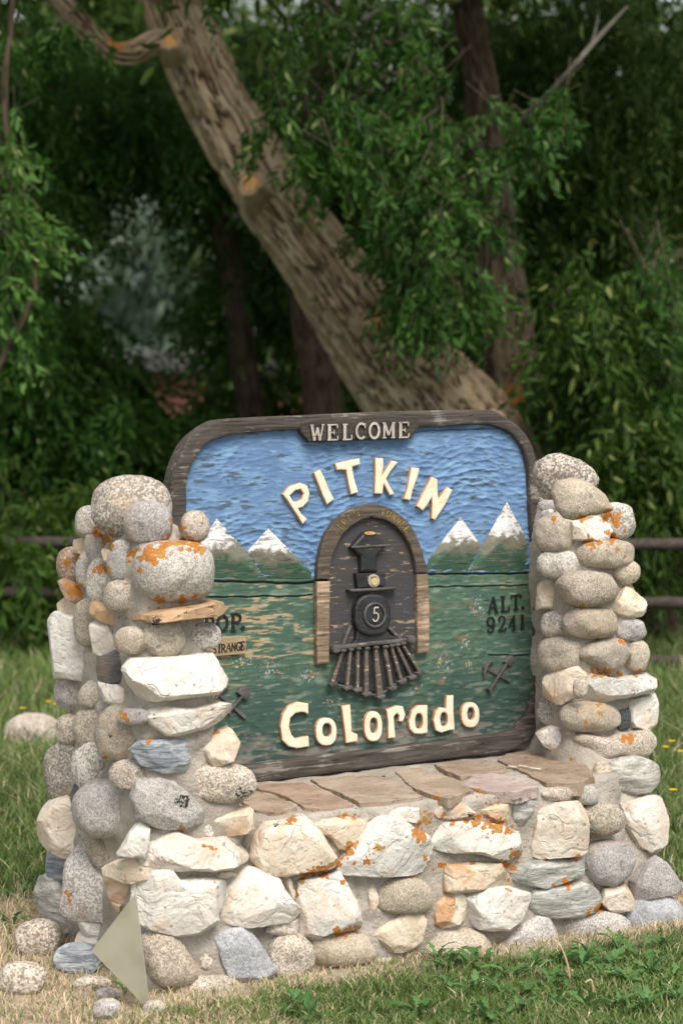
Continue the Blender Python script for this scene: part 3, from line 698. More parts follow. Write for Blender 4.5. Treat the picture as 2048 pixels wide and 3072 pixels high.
# (crop, plane, kind, (u0, v0, u1, v1) box of a rounded stone, or a list of outline points) [, extra thickness factor]
STONES = [
 ('A','T1','gd',(415,75,910,465),1.1),('A','T2','gg',(620,240,920,520)),('A','LS','g',(308,292,420,465)),('A','LF','gp',(1000,305,1175,500)),
 ('A','LF','g',(708,505,1182,890),1.1,3.0),
 ('A','LS','qo',[(282,505),(350,490),(378,560),(350,580),(290,562)]),('A','LS','br',(190,565,340,748)),('A','LS','g',(310,605,402,800)),
 ('A','LS','g',(388,650,525,895)),('A','LS','gg',[(375,490),(440,480),(480,520),(505,640),(440,652),(390,590)]),
 ('A','LS','gg',(525,560,645,750)),('A','LS','qo',[(475,560),(545,570),(520,640),(490,620)]),('A','LS','gt',(510,780,682,950)),
 ('A','LS','s',[(195,800),(235,775),(330,830),(415,870),(410,905),(330,914),(255,875)],1.3),('A','LS','qo',(182,895,335,1060)),
 ('A','LS','gt',(302,920,425,1170)),('A','LS','so',[(395,935),(440,930),(520,960),(600,1000),(618,1050),(540,1047),(440,1002)],1.3),
 ('A','LF','so',[(625,985),(760,968),(1000,938),(1180,908),(1280,925),(1277,975),(1180,992),(1040,1008),(830,1037),(700,1022),(640,1005)],1.9),
 ('A','LS','q',[(158,1062),(200,1038),(310,1065),(400,1160),(447,1240),(432,1392),(350,1382),(158,1362)],0.8),
 ('A','LS','q',[(425,1080),(480,1060),(560,1120),(602,1222),(540,1242),(430,1232),(418,1180)]),('A','LS','gt',(580,1095,742,1235)),
 ('A','LF','gt',(745,1035,1008,1270)),('A','LF','g',(1050,1058,1247,1212),1.0,2.8),
 ('A','LS','k',[(468,1345),(500,1290),(560,1263),(612,1290),(652,1387),(600,1422),(510,1437),(472,1402)]),
 ('A','LF','q',[(650,1370),(700,1302),(800,1290),(1000,1280),(1180,1263),(1252,1330),(1293,1430),(1272,1502),(1150,1522),(900,1542),(770,1558),(700,1470)],1.3),
 ('L','LS','gg',[(695,650),(760,498),(900,530),(985,640),(952,853),(760,822),(700,720)]),('L','LS','gp',(978,598,1228,868)),
 ('L','LS','q',[(1208,606),(1400,628),(1553,680),(1532,742),(1400,824),(1280,772)]),
 ('B','LS','gp',(228,228,362,388)),('B','LS','gp',(348,188,532,407)),('B','LS','gt',(515,188,752,482)),
 ('B','LF','q',[(793,190),(900,158),(1100,168),(1250,132),(1342,150),(1352,202),(1200,284),(1040,328),(940,332),(850,272)],1.4),
 ('B','LF','b',[(720,450),(780,393),(900,383),(1047,388),(1078,500),(1042,572),(890,592),(780,542)]),
 ('B','LF','qp',[(1188,430),(1250,338),(1350,308),(1414,350),(1397,460),(1382,532),(1260,552),(1220,502)],1.2),
 ('B','LF','gp',(1083,543,1517,792),0.9),('B','LS','gd',(168,413,372,757)),('B','LS','g',(356,438,597,720)),('B','LS','gp',(593,538,767,692)),
 ('B','LS','bk',(318,683,427,822)),('B','LS','gf',(381,688,742,987)),
 ('B','LF','gf',[(733,780),(770,658),(850,613),(930,638),(1060,738),(1152,828),(1158,902),(1110,993),(1000,972),(850,942),(760,912)]),
 ('B','LS','qp',[(143,1020),(163,860),(210,813),(320,798),(360,870),(432,980),(412,1107),(290,1114),(180,1072)]),
 ('B','LS','b',(150,1088,312,1312)),('B','LS','gt',[(420,1060),(470,1040),(560,1100),(587,1160),(545,1247),(490,1212),(430,1132)]),
 ('B','LF','q',[(623,1147),(700,1010),(780,928),(812,960),(800,1167),(700,1152)]),
 ('B','LF','q',[(803,1192),(830,1080),(900,1018),(1010,998),(1130,1048),(1400,1028),(1482,1060),(1492,1150),(1462,1212),(1200,1237),(1000,1232),(830,1217)],1.2),
 ('B','W','qp',[(1243,920),(1300,888),(1480,838),(1537,890),(1502,992),(1360,1012),(1290,982)]),
 ('B','LF','gf',[(1160,960),(1220,930),(1270,1000),(1250,1032),(1170,1022)]),
 ('B','LS','qo',[(553,1235),(620,1210),(720,1198),(832,1250),(802,1312),(720,1332),(590,1292)]),
 ('F','LS','gf',[(433,322),(453,110),(480,40),(520,28),(602,90),(642,200),(704,310),(694,402),(650,418),(560,387),(470,352)]),
 ('F','LS','m',[(241,215),(290,193),(350,208),(422,308),(497,380),(492,412),(380,462),(300,402),(253,302)],1.2),
 ('F','LS','qo',[(630,140),(690,170),(772,190),(782,250),(720,302),(700,342),(660,240)]),
 ('F','W','q',[(808,382),(820,220),(870,148),(990,116),(1042,178),(1190,168),(1302,193),(1292,262),(1242,362),(1242,442),(1040,487),(960,472),(870,432)],1.2),
 ('F','LS','q',[(495,390),(600,400),(652,430),(622,482),(510,487)]),('F','LS','q',[(468,560),(490,490),(560,500),(642,440),(602,562)]),
 ('F','W','gp',[(850,520),(880,480),(1000,488),(1062,560),(1112,640),(1142,720),(1102,772),(960,782),(900,742),(860,640)]),
 ('F','W','gp',[(1163,640),(1200,583),(1252,640),(1247,692),(1200,712),(1165,682)]),
 ('S','W','gb',[(640,2795),(704,2773),(745,2793),(777,2840),(807,2895),(814,2920),(810,2951),(770,2947),(690,2937),(664,2870)]),
 ('F','W','gp',(1025,738,1442,985)),
 ('C','W','qp',[(148,950),(170,820),(240,738),(370,718),(450,683),(522,740),(602,860),(664,965),(602,1002),(400,1032),(230,1052),(188,990)],1.1),
 ('S','W','q',[(671,2747),(688,2640),(702,2624),(755,2614),(812,2621),(836,2665),(884,2728),(855,2754),(735,2770),(688,2759)],1.1),
 ('C','W','qp',[(523,735),(620,693),(740,683),(882,703),(852,790),(770,887),(700,872),(660,812)]),
 ('C','W','q',[(713,1000),(800,850),(880,718),(960,688),(1090,686),(1170,758),(1262,800),(1308,880),(1262,1012),(1160,1072),(980,1092),(850,1082),(750,1042)],1.1),
 ('C','W','q',[(423,1250),(450,1118),(560,1088),(682,1058),(742,1170),(802,1260),(812,1397),(700,1412),(600,1432),(540,1477),(430,1472),(428,1300)],1.2),
 ('C','W','q',[(340,1090),(370,1070),(417,1240),(390,1232)]),('C','W','gp',[(228,1452),(250,1370),(330,1348),(422,1358),(422,1467),(340,1472)]),
 ('C','W','gt',(958,1093,1312,1322),1.0,2.5),('C','W','qp',[(900,1150),(945,1130),(962,1250),(930,1322),(903,1290)]),
 ('C','W','gp',(243,1472,522,1764),1.0,2.6),('C','W','gt',(508,1448,928,1674),1.0,2.4),
 ('C','W','qo',[(938,1500),(960,1420),(1080,1358),(1150,1308),(1262,1318),(1278,1450),(1200,1522),(1110,1568),(990,1552)]),
 ('C','W','gf',(808,1622,1172,1850)),('C','W','gp',(455,1725,755,1880)),('D','W','gp',(-160,1430,285,1720)),
 ('D','W','q',[(-122,872),(-112,740),(0,710),(200,713),(330,738),(400,790),(462,768),(472,850),(442,922),(320,942),(150,897),(0,897)],1.2),
 ('D','W','qp',[(-132,662),(-60,598),(50,568),(112,610),(157,652),(0,682)]),('C','W','q',[(1053,640),(1130,613),(1242,618),(1242,717),(1060,672)],0.7),
 ('D','W','qo',[(198,640),(310,588),(392,558),(412,640),(392,697),(300,682)]),
 ('D','W','qp',[(533,912),(590,720),(598,640),(700,593),(852,588),(882,650),(882,780),(872,902),(720,942),(600,927)],1.2),
 ('D','W','m',[(413,600),(460,560),(552,538),(562,620),(470,722),(428,682)],0.6),('D','W','gp',(628,478,817,562)),('D','W','g',(853,463,987,587)),
 ('D','RB','gt',(963,308,1077,562)),('D','W','qo',[(-32,1152),(-22,1000),(100,983),(320,988),(372,1080),(362,1142),(200,1147),(0,1167)],1.1),
 ('D','W','m',[(388,1112),(420,1008),(520,968),(650,958),(780,963),(880,938),(917,990),(902,1042),(760,1082),(620,1132),(520,1127)],1.2),
 ('D','W','q',[(78,1180),(200,1148),(380,1153),(502,1190),(522,1240),(442,1342),(380,1413),(180,1402),(108,1322)],1.2),
 ('D','W','qo',[(-132,1352),(-100,1258),(0,1178),(72,1178),(112,1290),(60,1392),(-60,1402)]),
 ('D','W','m',(513,1108,977,1347),1.1,2.3),('D','W','gt',(886,588,1147,792)),
 ('D','RB','q',[(1143,600),(1380,538),(1412,558),(1442,700),(1463,820),(1402,882),(1330,898),(1260,852),(1178,740)],1.1),
 ('D','W','gg',(918,838,1222,1122)),
 ('D','W','gg',[(1238,1222),(1250,1110),(1330,998),(1402,958),(1482,1038),(1543,1130),(1532,1182),(1440,1187)]),
 ('D','W','qp',[(1013,1242),(1040,1158),(1180,1128),(1217,1200),(1212,1282),(1090,1312)]),
 ('D','W','gb',(1188,1203,1547,1500)),('D','W','gf',(770,1313,1190,1530)),
 ('D','W','gf',[(290,1590),(480,1398),(560,1348),(660,1368),(702,1450),(694,1570),(560,1620),(400,1640)]),
 ('D','RB','m',(1068,273,1387,512)),
 ('E','RF','gp',[(638,2150),(690,2113),(840,2140),(1130,2088),(1172,2150),(1167,2242),(1000,2333),(930,2272),(740,2293),(680,2212)],1.3),
 ('E','T3','gd',[(372,270),(390,210),(470,163),(540,158),(660,200),(740,250),(782,320),(772,380),(650,430),(500,450),(430,447),(383,370)],1.0),
 ('E','T4','gt',[(495,420),(530,348),(640,326),(740,350),(830,430),(882,530),(780,567),(640,592),(570,582),(520,520)],1.2),
 ('E','RF','g',(868,503,1047,737)),('E','RF','q',[(638,630),(720,603),(810,598),(882,670),(877,742),(780,762),(643,742)]),
 ('E','RI','gt',(386,588,637,830)),('E','RI','g',(400,833,662,1007)),('E','RF','gt',(668,753,1032,942),1.1,2.8),('E','RF','gt',(903,888,1087,1057)),
 ('E','RF','gt',(538,976,917,1215),1.1),('E','RI','qo',[(386,1222),(405,1078),(430,1048),(532,1048),(542,1160),(522,1212)]),
 ('E','RF','qo',[(898,1217),(960,1130),(1000,1078),(1040,1120),(1112,1180),(1132,1250),(1030,1303),(940,1272)],1.2),
 ('E','RF','gg',(918,1308,1130,1462)),('E','RI','g',(423,1258,597,1432)),('E','RF','gt',(588,1233,922,1442),1.1,2.4),('E','RI','gt',(406,1453,672,1667)),
 ('E','RF','gt',[(646,1562),(740,1488),(860,1438),(962,1458),(1007,1550),(962,1632),(860,1678),(760,1622)],1.2),('E','RF','gt',(998,1463,1155,1672)),
 ('E','RI','qp',[(428,1842),(460,1720),(520,1688),(642,1668),(692,1720),(642,1832),(560,1882),(470,1872)]),('E','RI','gp',(638,1738,722,1862)),
 ('E','RF','q',[(688,1720),(760,1698),(900,1728),(1140,1703),(1197,1760),(1197,1812),(1040,1832),(900,1862),(820,1903),(740,1852)],1.5),
 ('E','RI','g',(388,1868,522,2037)),('E','RF','gt',(558,1896,937,2102),1.1),
 ('E','RF','k',[(940,1965),(1027,1940),(1017,2082),(980,2097),(943,2072)]),
 ('E','RF','q',[(1018,2052),(1030,1900),(1140,1858),(1202,1848),(1202,1950),(1197,2062),(1140,2077),(1060,2062)]),
 ('E','RI','q',[(400,2112),(450,2078),(602,2088),(612,2202),(540,2242),(440,2182)]),
 ('E','RI','q',[(408,545),(490,538),(472,592),(430,592)]),('E','RF','q',[(880,505),(910,490),(962,492),(964,540),(900,545)]),
 ('E','RI','gg',(395,480,500,545)),('L','LS','gf',(1170,800,1320,940)),('B','LS','gg',(640,180,800,270)),
 ('B','W','qo',[(1265,1270),(1390,1262),(1400,1290),(1330,1308),(1265,1296)],0.7),('A','LS','gf',(540,500,640,570)),
]

wall = thing('stone_sign_wall', (0.85, 0.3, 0.0),
             'mortared fieldstone wall with two tapering stone piers and a flagstone ledge', 'stone wall')
wall['kind'] = 'thing'

def outline_of(c, plane, shape, sup):
    o, nf, no = PLANES[plane]
    if isinstance(shape, tuple):
        u0, v0, u1, v1 = shape
        cu, cv, ru, rv = (u0 + u1) / 2, (v0 + v1) / 2, (u1 - u0) / 2, (v1 - v0) / 2
        pts = []
        for i in range(28):
            a = 2 * math.pi * i / 28
            ca, sa = math.cos(a), math.sin(a)
            pts.append((cu + ru * math.copysign(abs(ca) ** (2 / sup), ca), cv + rv * math.copysign(abs(sa) ** (2 / sup), sa)))
    else:
        pts = list(shape)
    sp = [src(c, *p) for p in pts]
    cu = sum(p[0] for p in sp) / len(sp); cv = sum(p[1] for p in sp) / len(sp)
    if not isinstance(shape, tuple):                    # centre of area
        A = cxx = cyy = 0
        for (x0, y0), (x1, y1) in zip(sp, sp[1:] + sp[:1]):
            w = x0 * y1 - x1 * y0
            A += w; cxx += (x0 + x1) * w; cyy += (y0 + y1) * w
        cu, cv = cxx / (3 * A), cyy / (3 * A)
    centre = on_plane(cu, cv, o, nf)
    W = [on_plane(u, v, centre, no) for u, v in sp]
    return np.array(W), centre, nf, no

SPOTS = []
for i, st in enumerate(STONES):
    c, plane, kind, shape = st[:4]
    fac = st[4] if len(st) > 4 else 1.0
    sup = st[5] if len(st) > 5 else 2.25
    W, ce, nf, no = outline_of(c, plane, shape, sup)
    ang = kind in ANG or (isinstance(shape, list) and kind in ('gf', 'gg', 'gb', 'm'))
    dd = np.linalg.norm(W - ce, axis=1)
    mn = np.percentile(dd, 20)
    half = min(0.070 if not ang else 0.056, mn * (0.85 if not ang else 0.8)) * fac
    if plane[0] == 'T': half = mn * 0.85
    if plane in ('W',): half = min(half, 0.050 * fac)
    V, F = rock_mesh(W, ce, nf, no, 100 + i * 7, ang, half, 4 if dd.max() > 0.045 else 3,
                     grow=(1.33 if plane == 'LS' else 1.22 if plane == 'RI' else 1.10) * (1.05 if ang else 1.02))
    SPOTS.append((ce, np.mean(dd)))
    mname, col = KIND[kind]
    V = np.asarray(V)
    o = build('stone', V, F, M[mname], wall, attrs={'lichen': spots(V, LLINES, 1.0), 'black': spots(V, BLINES, 0.75)}, origin=ce)
    if ang: o.data.set_sharp_from_angle(angle=math.radians(24))
    j = RNG.uniform(0.86, 1.14); w = RNG.uniform(-0.03, 0.03)
    o.color = (min(1, col[0] * j * (1 + w)), min(1, col[1] * j), min(1, col[2] * j * (1 - w)), RNG.uniform(0.55, 1.0))

# mortar cores ------------------------------------------------------
def loft(rings, nz, seed, amp=0.010, pw=5.0, nper=110, grow=0.0):
    """rings: (z, x0, x1, y0, y1); a rounded-box column with an uneven surface and a closed top"""
    rings = np.array(rings, float)
    zs = np.linspace(rings[0, 0], rings[-1, 0], nz)
    V = []; th = np.linspace(0, 2 * np.pi, nper, endpoint=False)
    ca, sa = np.cos(th), np.sin(th)
    ex = np.sign(ca) * np.abs(ca) ** (2 / pw); ey = np.sign(sa) * np.abs(sa) ** (2 / pw)
    # even spacing around the box
    pts = np.stack([ex, ey], 1)
    seg = np.linalg.norm(np.roll(pts, -1, 0) - pts, axis=1); cum = np.concatenate([[0], np.cumsum(seg)])
    q = np.linspace(0, cum[-1], nper, endpoint=False)
    ex = np.interp(q, cum, np.append(ex, ex[0])); ey = np.interp(q, cum, np.append(ey, ey[0]))
    for z in zs:
        x0, x1, y0, y1 = [np.interp(z, rings[:, 0], rings[:, k]) for k in range(1, 5)]
        V.append(np.stack([(x0 + x1) / 2 + ex * (x1 - x0) / 2, (y0 + y1) / 2 + ey * (y1 - y0) / 2, np.full(nper, z)], 1))
    z, x0, x1, y0, y1 = rings[-1]
    for t in np.linspace(0.93, 0.02, 14):
        V.append(np.stack([(x0 + x1) / 2 + ex * t * (x1 - x0) / 2, (y0 + y1) / 2 + ey * t * (y1 - y0) / 2, np.full(nper, z + 0.004 * (1 - t))], 1))
    R = len(V); V = np.concatenate(V)
    N = np.tile(np.stack([ex, ey, np.zeros(nper)], 1), (R, 1)); N[nz * nper:] = (0, 0, 1)
    nn = fbm(V * 14, seed, 4) - 0.5
    n2 = fbm(V * 45, seed + 3, 3) - 0.5
    col = np.zeros(len(V))
    for (c, r) in SPOTS:                                # mortar is drawn up around every stone
        d = np.linalg.norm(V - c, axis=1)
        col = np.maximum(col, np.exp(-((d - r) / 0.022) ** 2) * (d < r * 3))
    col[nz * nper:] = 0
    grow = np.where(np.arange(len(V)) < nz * nper, grow, 0.0)[:, None]
    V = V + N * (nn[:, None] * amp * 2.4 + n2[:, None] * amp * 0.6 + col[:, None] * 0.013 + grow)
    i = np.arange((R - 1) * nper); r, c = i // nper, i % nper
    F = np.stack([i, r * nper + (c + 1) % nper, (r + 1) * nper + (c + 1) % nper, i + nper], 1)
    return V, F

for k, (rings, nz) in enumerate([
    ([(-0.15, 0.004, 0.40, -0.008, 0.80), (0.0, 0.004, 0.38, 0.002, 0.74), (0.45, 0.014, 0.33, 0.013, 0.66), (0.62, 0.018, 0.26, 0.018, 0.62), (1.0, 0.026, 0.212, 0.032, 0.55), (1.14, 0.034, 0.195, 0.045, 0.50), (1.21, 0.055, 0.17, 0.10, 0.46)], 130),
    ([(-0.15, 0.22, 1.66, 0.0, 0.75), (0.0, 0.22, 1.64, 0.012, 0.72), (0.421, 0.24, 1.56, 0.032, 0.68)], 60),
    ([(0.30, 1.50, 1.74, 0.18, 0.64), (0.5, 1.492, 1.765, 0.275, 0.62), (1.0, 1.500, 1.715, 0.285, 0.60), (1.12, 1.51, 1.68, 0.31, 0.57), (1.20, 1.53, 1.64, 0.36, 0.54)], 100),
    ([(-0.15, 1.22, 1.70, 0.0, 0.75), (0.0, 1.24, 1.69, 0.012, 0.72), (0.2, 1.34, 1.70, 0.09, 0.68), (0.42, 1.47, 1.725, 0.20, 0.64), (0.52, 1.50, 1.74, 0.275, 0.62)], 70),
]):
    V, F = loft(rings, nz, 300 + k, nper=170 if k == 1 else 110, grow=(0.0, 0.009, 0.006, 0.010)[k])
    build('mortar', V, F, M['mortar'], wall, attrs={'lichen': spots(V, LLINES, 0.85), 'black': spots(V, BLINES, 0.75)})

# flagstones of the ledge --------------------------------------------
ZL = 0.432
SLABS = [
 ('C',[(60,562),(150,505),(280,528),(428,600),(300,640),(150,625)],(0.33,0.24,0.165),0.034),
 ('C',[(110,462),(330,448),(470,446),(560,470),(700,540),(806,590),(640,612),(476,598),(350,528),(240,498)],(0.34,0.235,0.16),0.036),
 ('C',[(520,415),(920,385),(1060,400),(1190,470),(1266,532),(1050,570),(850,588),(750,530),(600,470)],(0.36,0.28,0.21),0.034),
 ('D',[(-380,345),(-190,335),(-50,385),(80,440),(160,492),(0,556),(-60,545),(-220,490),(-300,430)],(0.38,0.295,0.22),0.024),
 ('D',[(-110,312),(90,288),(235,280),(435,352),(250,378),(80,412),(-20,372)],(0.33,0.245,0.18),0.03),
 ('D',[(85,458),(160,395),(280,378),(520,418),(596,468),(440,505),(250,495)],(0.46,0.37,0.34),0.028),
 ('D',[(325,290),(450,185),(610,196),(800,248),(952,348),(966,400),(900,442),(640,452),(560,402)],(0.28,0.20,0.14),0.034),
 ('C',[(-60,560),(-20,500),(60,480),(120,500),(40,560)],(0.42,0.27,0.19),0.03),
]
for i, (c, pts, col, thk) in enumerate(SLABS):
    P = [on_plane(*src(c, *p), (0, 0, ZL), (0, 0, 1)) for p in pts]
    rg = np.random.default_rng(500 + i)
    # densify the edge and make it ragged
    E = []
    for a, b in zip(P, P[1:] + P[:1]):
        n = max(3, int(np.linalg.norm(b - a) / 0.012))
        for t in range(n):
            E.append(a + (b - a) * t / n)
    E = np.array(E); ce = E.mean(0); m = len(E)
    tilt = rg.uniform(-0.012, 0.012, 2)
    def hz(X): return tilt[0] * (X[:, 0] - ce[0]) * 2 + tilt[1] * (X[:, 1] - ce[1]) * 2
    rag = (fbm(E * 55, 520 + i, 3) - 0.5)[:, None] * 0.016
    out = (E - ce) / np.linalg.norm(E - ce, axis=1, keepdims=True)
    E = E + out * rag
    rows = []
    for t, dz in ((0.0, 0), (0.25, 0), (0.45, 0), (0.62, 0), (0.78, 0), (0.90, 0), (0.97, 0), (1.0, -0.001)):
        R_ = ce + (E - ce) * max(t, 0.01); R_[:, 2] = ZL + dz; rows.append(R_)
    ntop = len(rows)
    for q in (0.0, 0.3, 0.65, 1.0):
        R_ = E + out * ((fbm(E * 40 + q * 9, 540 + i, 3) - 0.55)[:, None] * 0.016 * min(1, q * 2)); R_[:, 2] = ZL - 0.001 - thk * 1.15 * q; rows.append(R_)
    V = np.concatenate(rows); nr = len(rows)
    V[:, 2] += hz(V) + (fbm(V * 18, 560 + i, 4) - 0.5) * 0.009
    idx = np.arange((nr - 1) * m); idx = idx[idx // m != ntop - 1]; r, cc = idx // m, idx % m
    F = np.stack([idx, idx + m, (r + 1) * m + (cc + 1) % m, r * m + (cc + 1) % m], 1)
    if (E[1] - E[0])[0] * (ce - E[0])[1] - (E[1] - E[0])[1] * (ce - E[0])[0] < 0:
        F = F[:, ::-1]
    o = build('ledge_slab', V, F, M['sandstone'], wall, attrs={'lichen': spots(V, LLINES, 0.8), 'black': spots(V, BLINES, 0.7)})
    o.color = (*col, 1)

# ------------------------------------------------------------------ welcome sign
LEAN = math.radians(4.5)
SO = np.array([0.0, 0.475, 0.43]); SU = np.array([0, math.sin(LEAN), math.cos(LEAN)]); SN = np.array([0, -math.cos(LEAN), math.sin(LEAN)])
SX = np.array([1.0, 0, 0])

def sab(c, u, v, h=0.0):                         # a pixel of the photograph -> metres on the sign board
    p = on_plane(*src(c, u, v), SO + SN * h, SN)
    return np.array([p[0], np.dot(p - SO, SU)])

def s3(ab, h):
    ab = np.asarray(ab, float)
    return SO + ab[..., :1] * SX + ab[..., 1:2] * SU + np.asarray(h)[..., None] * SN

base_l = sab('H', 700, 775)
sign = thing('welcome_sign', s3(np.array([0.88, 0.0]), 0.0),
             'carved and painted wooden welcome sign with a steam locomotive in a tunnel', 'sign')

def smooth_loop(P, n=4):
    P = np.array(P, float); out = []
    m = len(P)
    for i in range(m):
        p0, p1, p2, p3 = P[i - 1], P[i], P[(i + 1) % m], P[(i + 2) % m]
        for k in range(n):
            t = k / n
            out.append(0.5 * ((2 * p1) + (-p0 + p2) * t + (2 * p0 - 5 * p1 + 4 * p2 - p3) * t * t + (-p0 + 3 * p1 - 3 * p2 + p3) * t ** 3))
    return np.array(out)

def slab2d(name, loops, h0, h1, mat, parent, bevel=0.0, edge_mat=None, wob=0.0):
    """flat piece cut to the given outlines (first outer, then holes), lying on the sign from height h0 to h1"""
    cu = bpy.data.curves.new('outline', 'CURVE'); cu.dimensions = '2D'; cu.fill_mode = 'BOTH'
    bevel = min(bevel, (h1 - h0) * 0.49)
    cu.extrude = (h1 - h0) / 2 - bevel
    cu.bevel_depth = bevel; cu.bevel_resolution = 1
    if bevel: cu.offset = -bevel
    for L in loops:
        sp = cu.splines.new('POLY'); sp.points.add(len(L) - 1)
        for q, p in zip(sp.points, L): q.co = (p[0], p[1], 0, 1)
        sp.use_cyclic_u = True
    tmp = bpy.data.objects.new('tmp', cu); COL.objects.link(tmp)
    dg = bpy.context.evaluated_depsgraph_get(); dg.update()
    me = bpy.data.meshes.new_from_object(tmp.evaluated_get(dg))
    bpy.data.objects.remove(tmp); bpy.data.curves.remove(cu)
    V = np.array([v.co for v in me.vertices]); F = [tuple(p.vertices) for p in me.polygons]
    N = [p.normal.z for p in me.polygons]
    bpy.data.meshes.remove(me)
    h = (h0 + h1) / 2 + V[:, 2]
    if wob: h = h + np.where(V[:, 2] > 0, (fbm(np.stack([V[:, 0] * 30, V[:, 1] * 30, V[:, 2]], 1), 5, 2) - 0.5) * wob, 0)
    W = s3(V[:, :2], h)
    mats = [mat] if edge_mat is None else [mat, edge_mat]
    o = build(name, W, F, mats, parent, smooth=False)
    if edge_mat is not None:
        o.data.polygons.foreach_set('material_index', np.array([0 if abs(n) > 0.9 else 1 for n in N], np.int32))
    return o

def ell(c, cu, cv, ru, rv, n=28, pw=2.0):
    P = []
    for i in range(n):
        a = 2 * math.pi * i / n
        ca, sa = math.cos(a), math.sin(a)
        P.append(sab(c, cu + ru * math.copysign(abs(ca) ** (2 / pw), ca), cv + rv * math.copysign(abs(sa) ** (2 / pw), sa)))
    return np.array(P)

def poly(c, pts): return np.array([sab(c, *p) for p in pts])

def ribbon(P, w0, w1=None):
    """outline of a stroke along metre points P"""
    P = np.array(P, float); w1 = w0 if w1 is None else w1
    T = np.gradient(P, axis=0); T /= np.linalg.norm(T, axis=1, keepdims=True)
    Nn = np.stack([-T[:, 1], T[:, 0]], 1); w = np.linspace(w0, w1, len(P))[:, None] / 2
    return np.concatenate([P + Nn * w, (P - Nn * w)[::-1]])

HD = 743.4   # H crop rows start this many G rows lower
outer = [('G',34,380),('G',38,320),('G',56,252),('G',84,192),('G',122,144),('G',190,96),('G',265,76),('G',560,62),('G',900,48),('G',1285,40),('G',1372,62),('G',1442,112),('G',1490,180),('G',1514,270),('G',1528,380),('G',1536,480),('G',1545,600),('G',1552,740),('H',1556,100),('H',1561,250),('H',1561,400),('H',1550,500),('H',1520,588),('H',1460,648),('H',1380,680),('H',1100,715),('H',800,753),('H',370,805),('H',170,822),('H',105,798),('H',66,740),('H',52,640),('H',46,500),('H',40,250),('H',36,0)]
inner = [('G',96,400),('G',99,330),('G',117,268),('G',152,206),('G',205,165),('G',290,140),('G',430,128),('G',560,121),('G',1010,113),('G',1285,100),('G',1368,116),('G',1428,156),('G',1464,220),('G',1479,300),('G',1486,450),('G',1495,600),('G',1501,740),('H',1503,100),('H',1508,250),('H',1509,350),('H',1504,430),('H',1480,508),('H',1432,568),('H',1366,602),('H',1000,652),('H',640,694),('H',300,736),('H',200,738),('H',150,705),('H',122,620),('H',112,480),('H',104,250),('H',98,0)]
OUT = smooth_loop([sab(*p) for p in outer], 4); INN = smooth_loop([sab(*p) for p in inner], 4)
slab2d('frame', [OUT, INN], -0.045, 0.026, M['frame'], sign, 0.008)

# carved panel ------------------------------------------------------
def inside(P, L):
    x, y = P[:, 0], P[:, 1]; r = np.zeros(len(P), bool)
    for (x0, y0), (x1, y1) in zip(L, np.roll(L, -1, 0)):
        c = ((y0 > y) != (y1 > y)) & (x < (x1 - x0) * (y - y0) / (y1 - y0 + 1e-12) + x0)
        r ^= c
    return r

def scallops(a, b, sx, sy, seed):
    """shallow gouge marks: distance to the nearest mark centre of a jittered lattice"""
    gx, gy = a / sx, b / sy
    ix, iy = np.floor(gx), np.floor(gy); best = np.full(len(a), 9.0)
    for dx in (-1, 0, 1):
        for dy in (-1, 0, 1):
            jx, jy = ix + dx, iy + dy
            cx_ = jx + 0.5 + 1.0 * (hsh(jx, jy, jx * 0, seed) - 0.5) + 0.5 * (jy % 2)
            cy_ = jy + 0.5 + 0.95 * (hsh(jx, jy, jx * 0 + 1, seed) - 0.5)
            best = np.minimum(best, np.hypot(gx - cx_, gy - cy_))
    return best

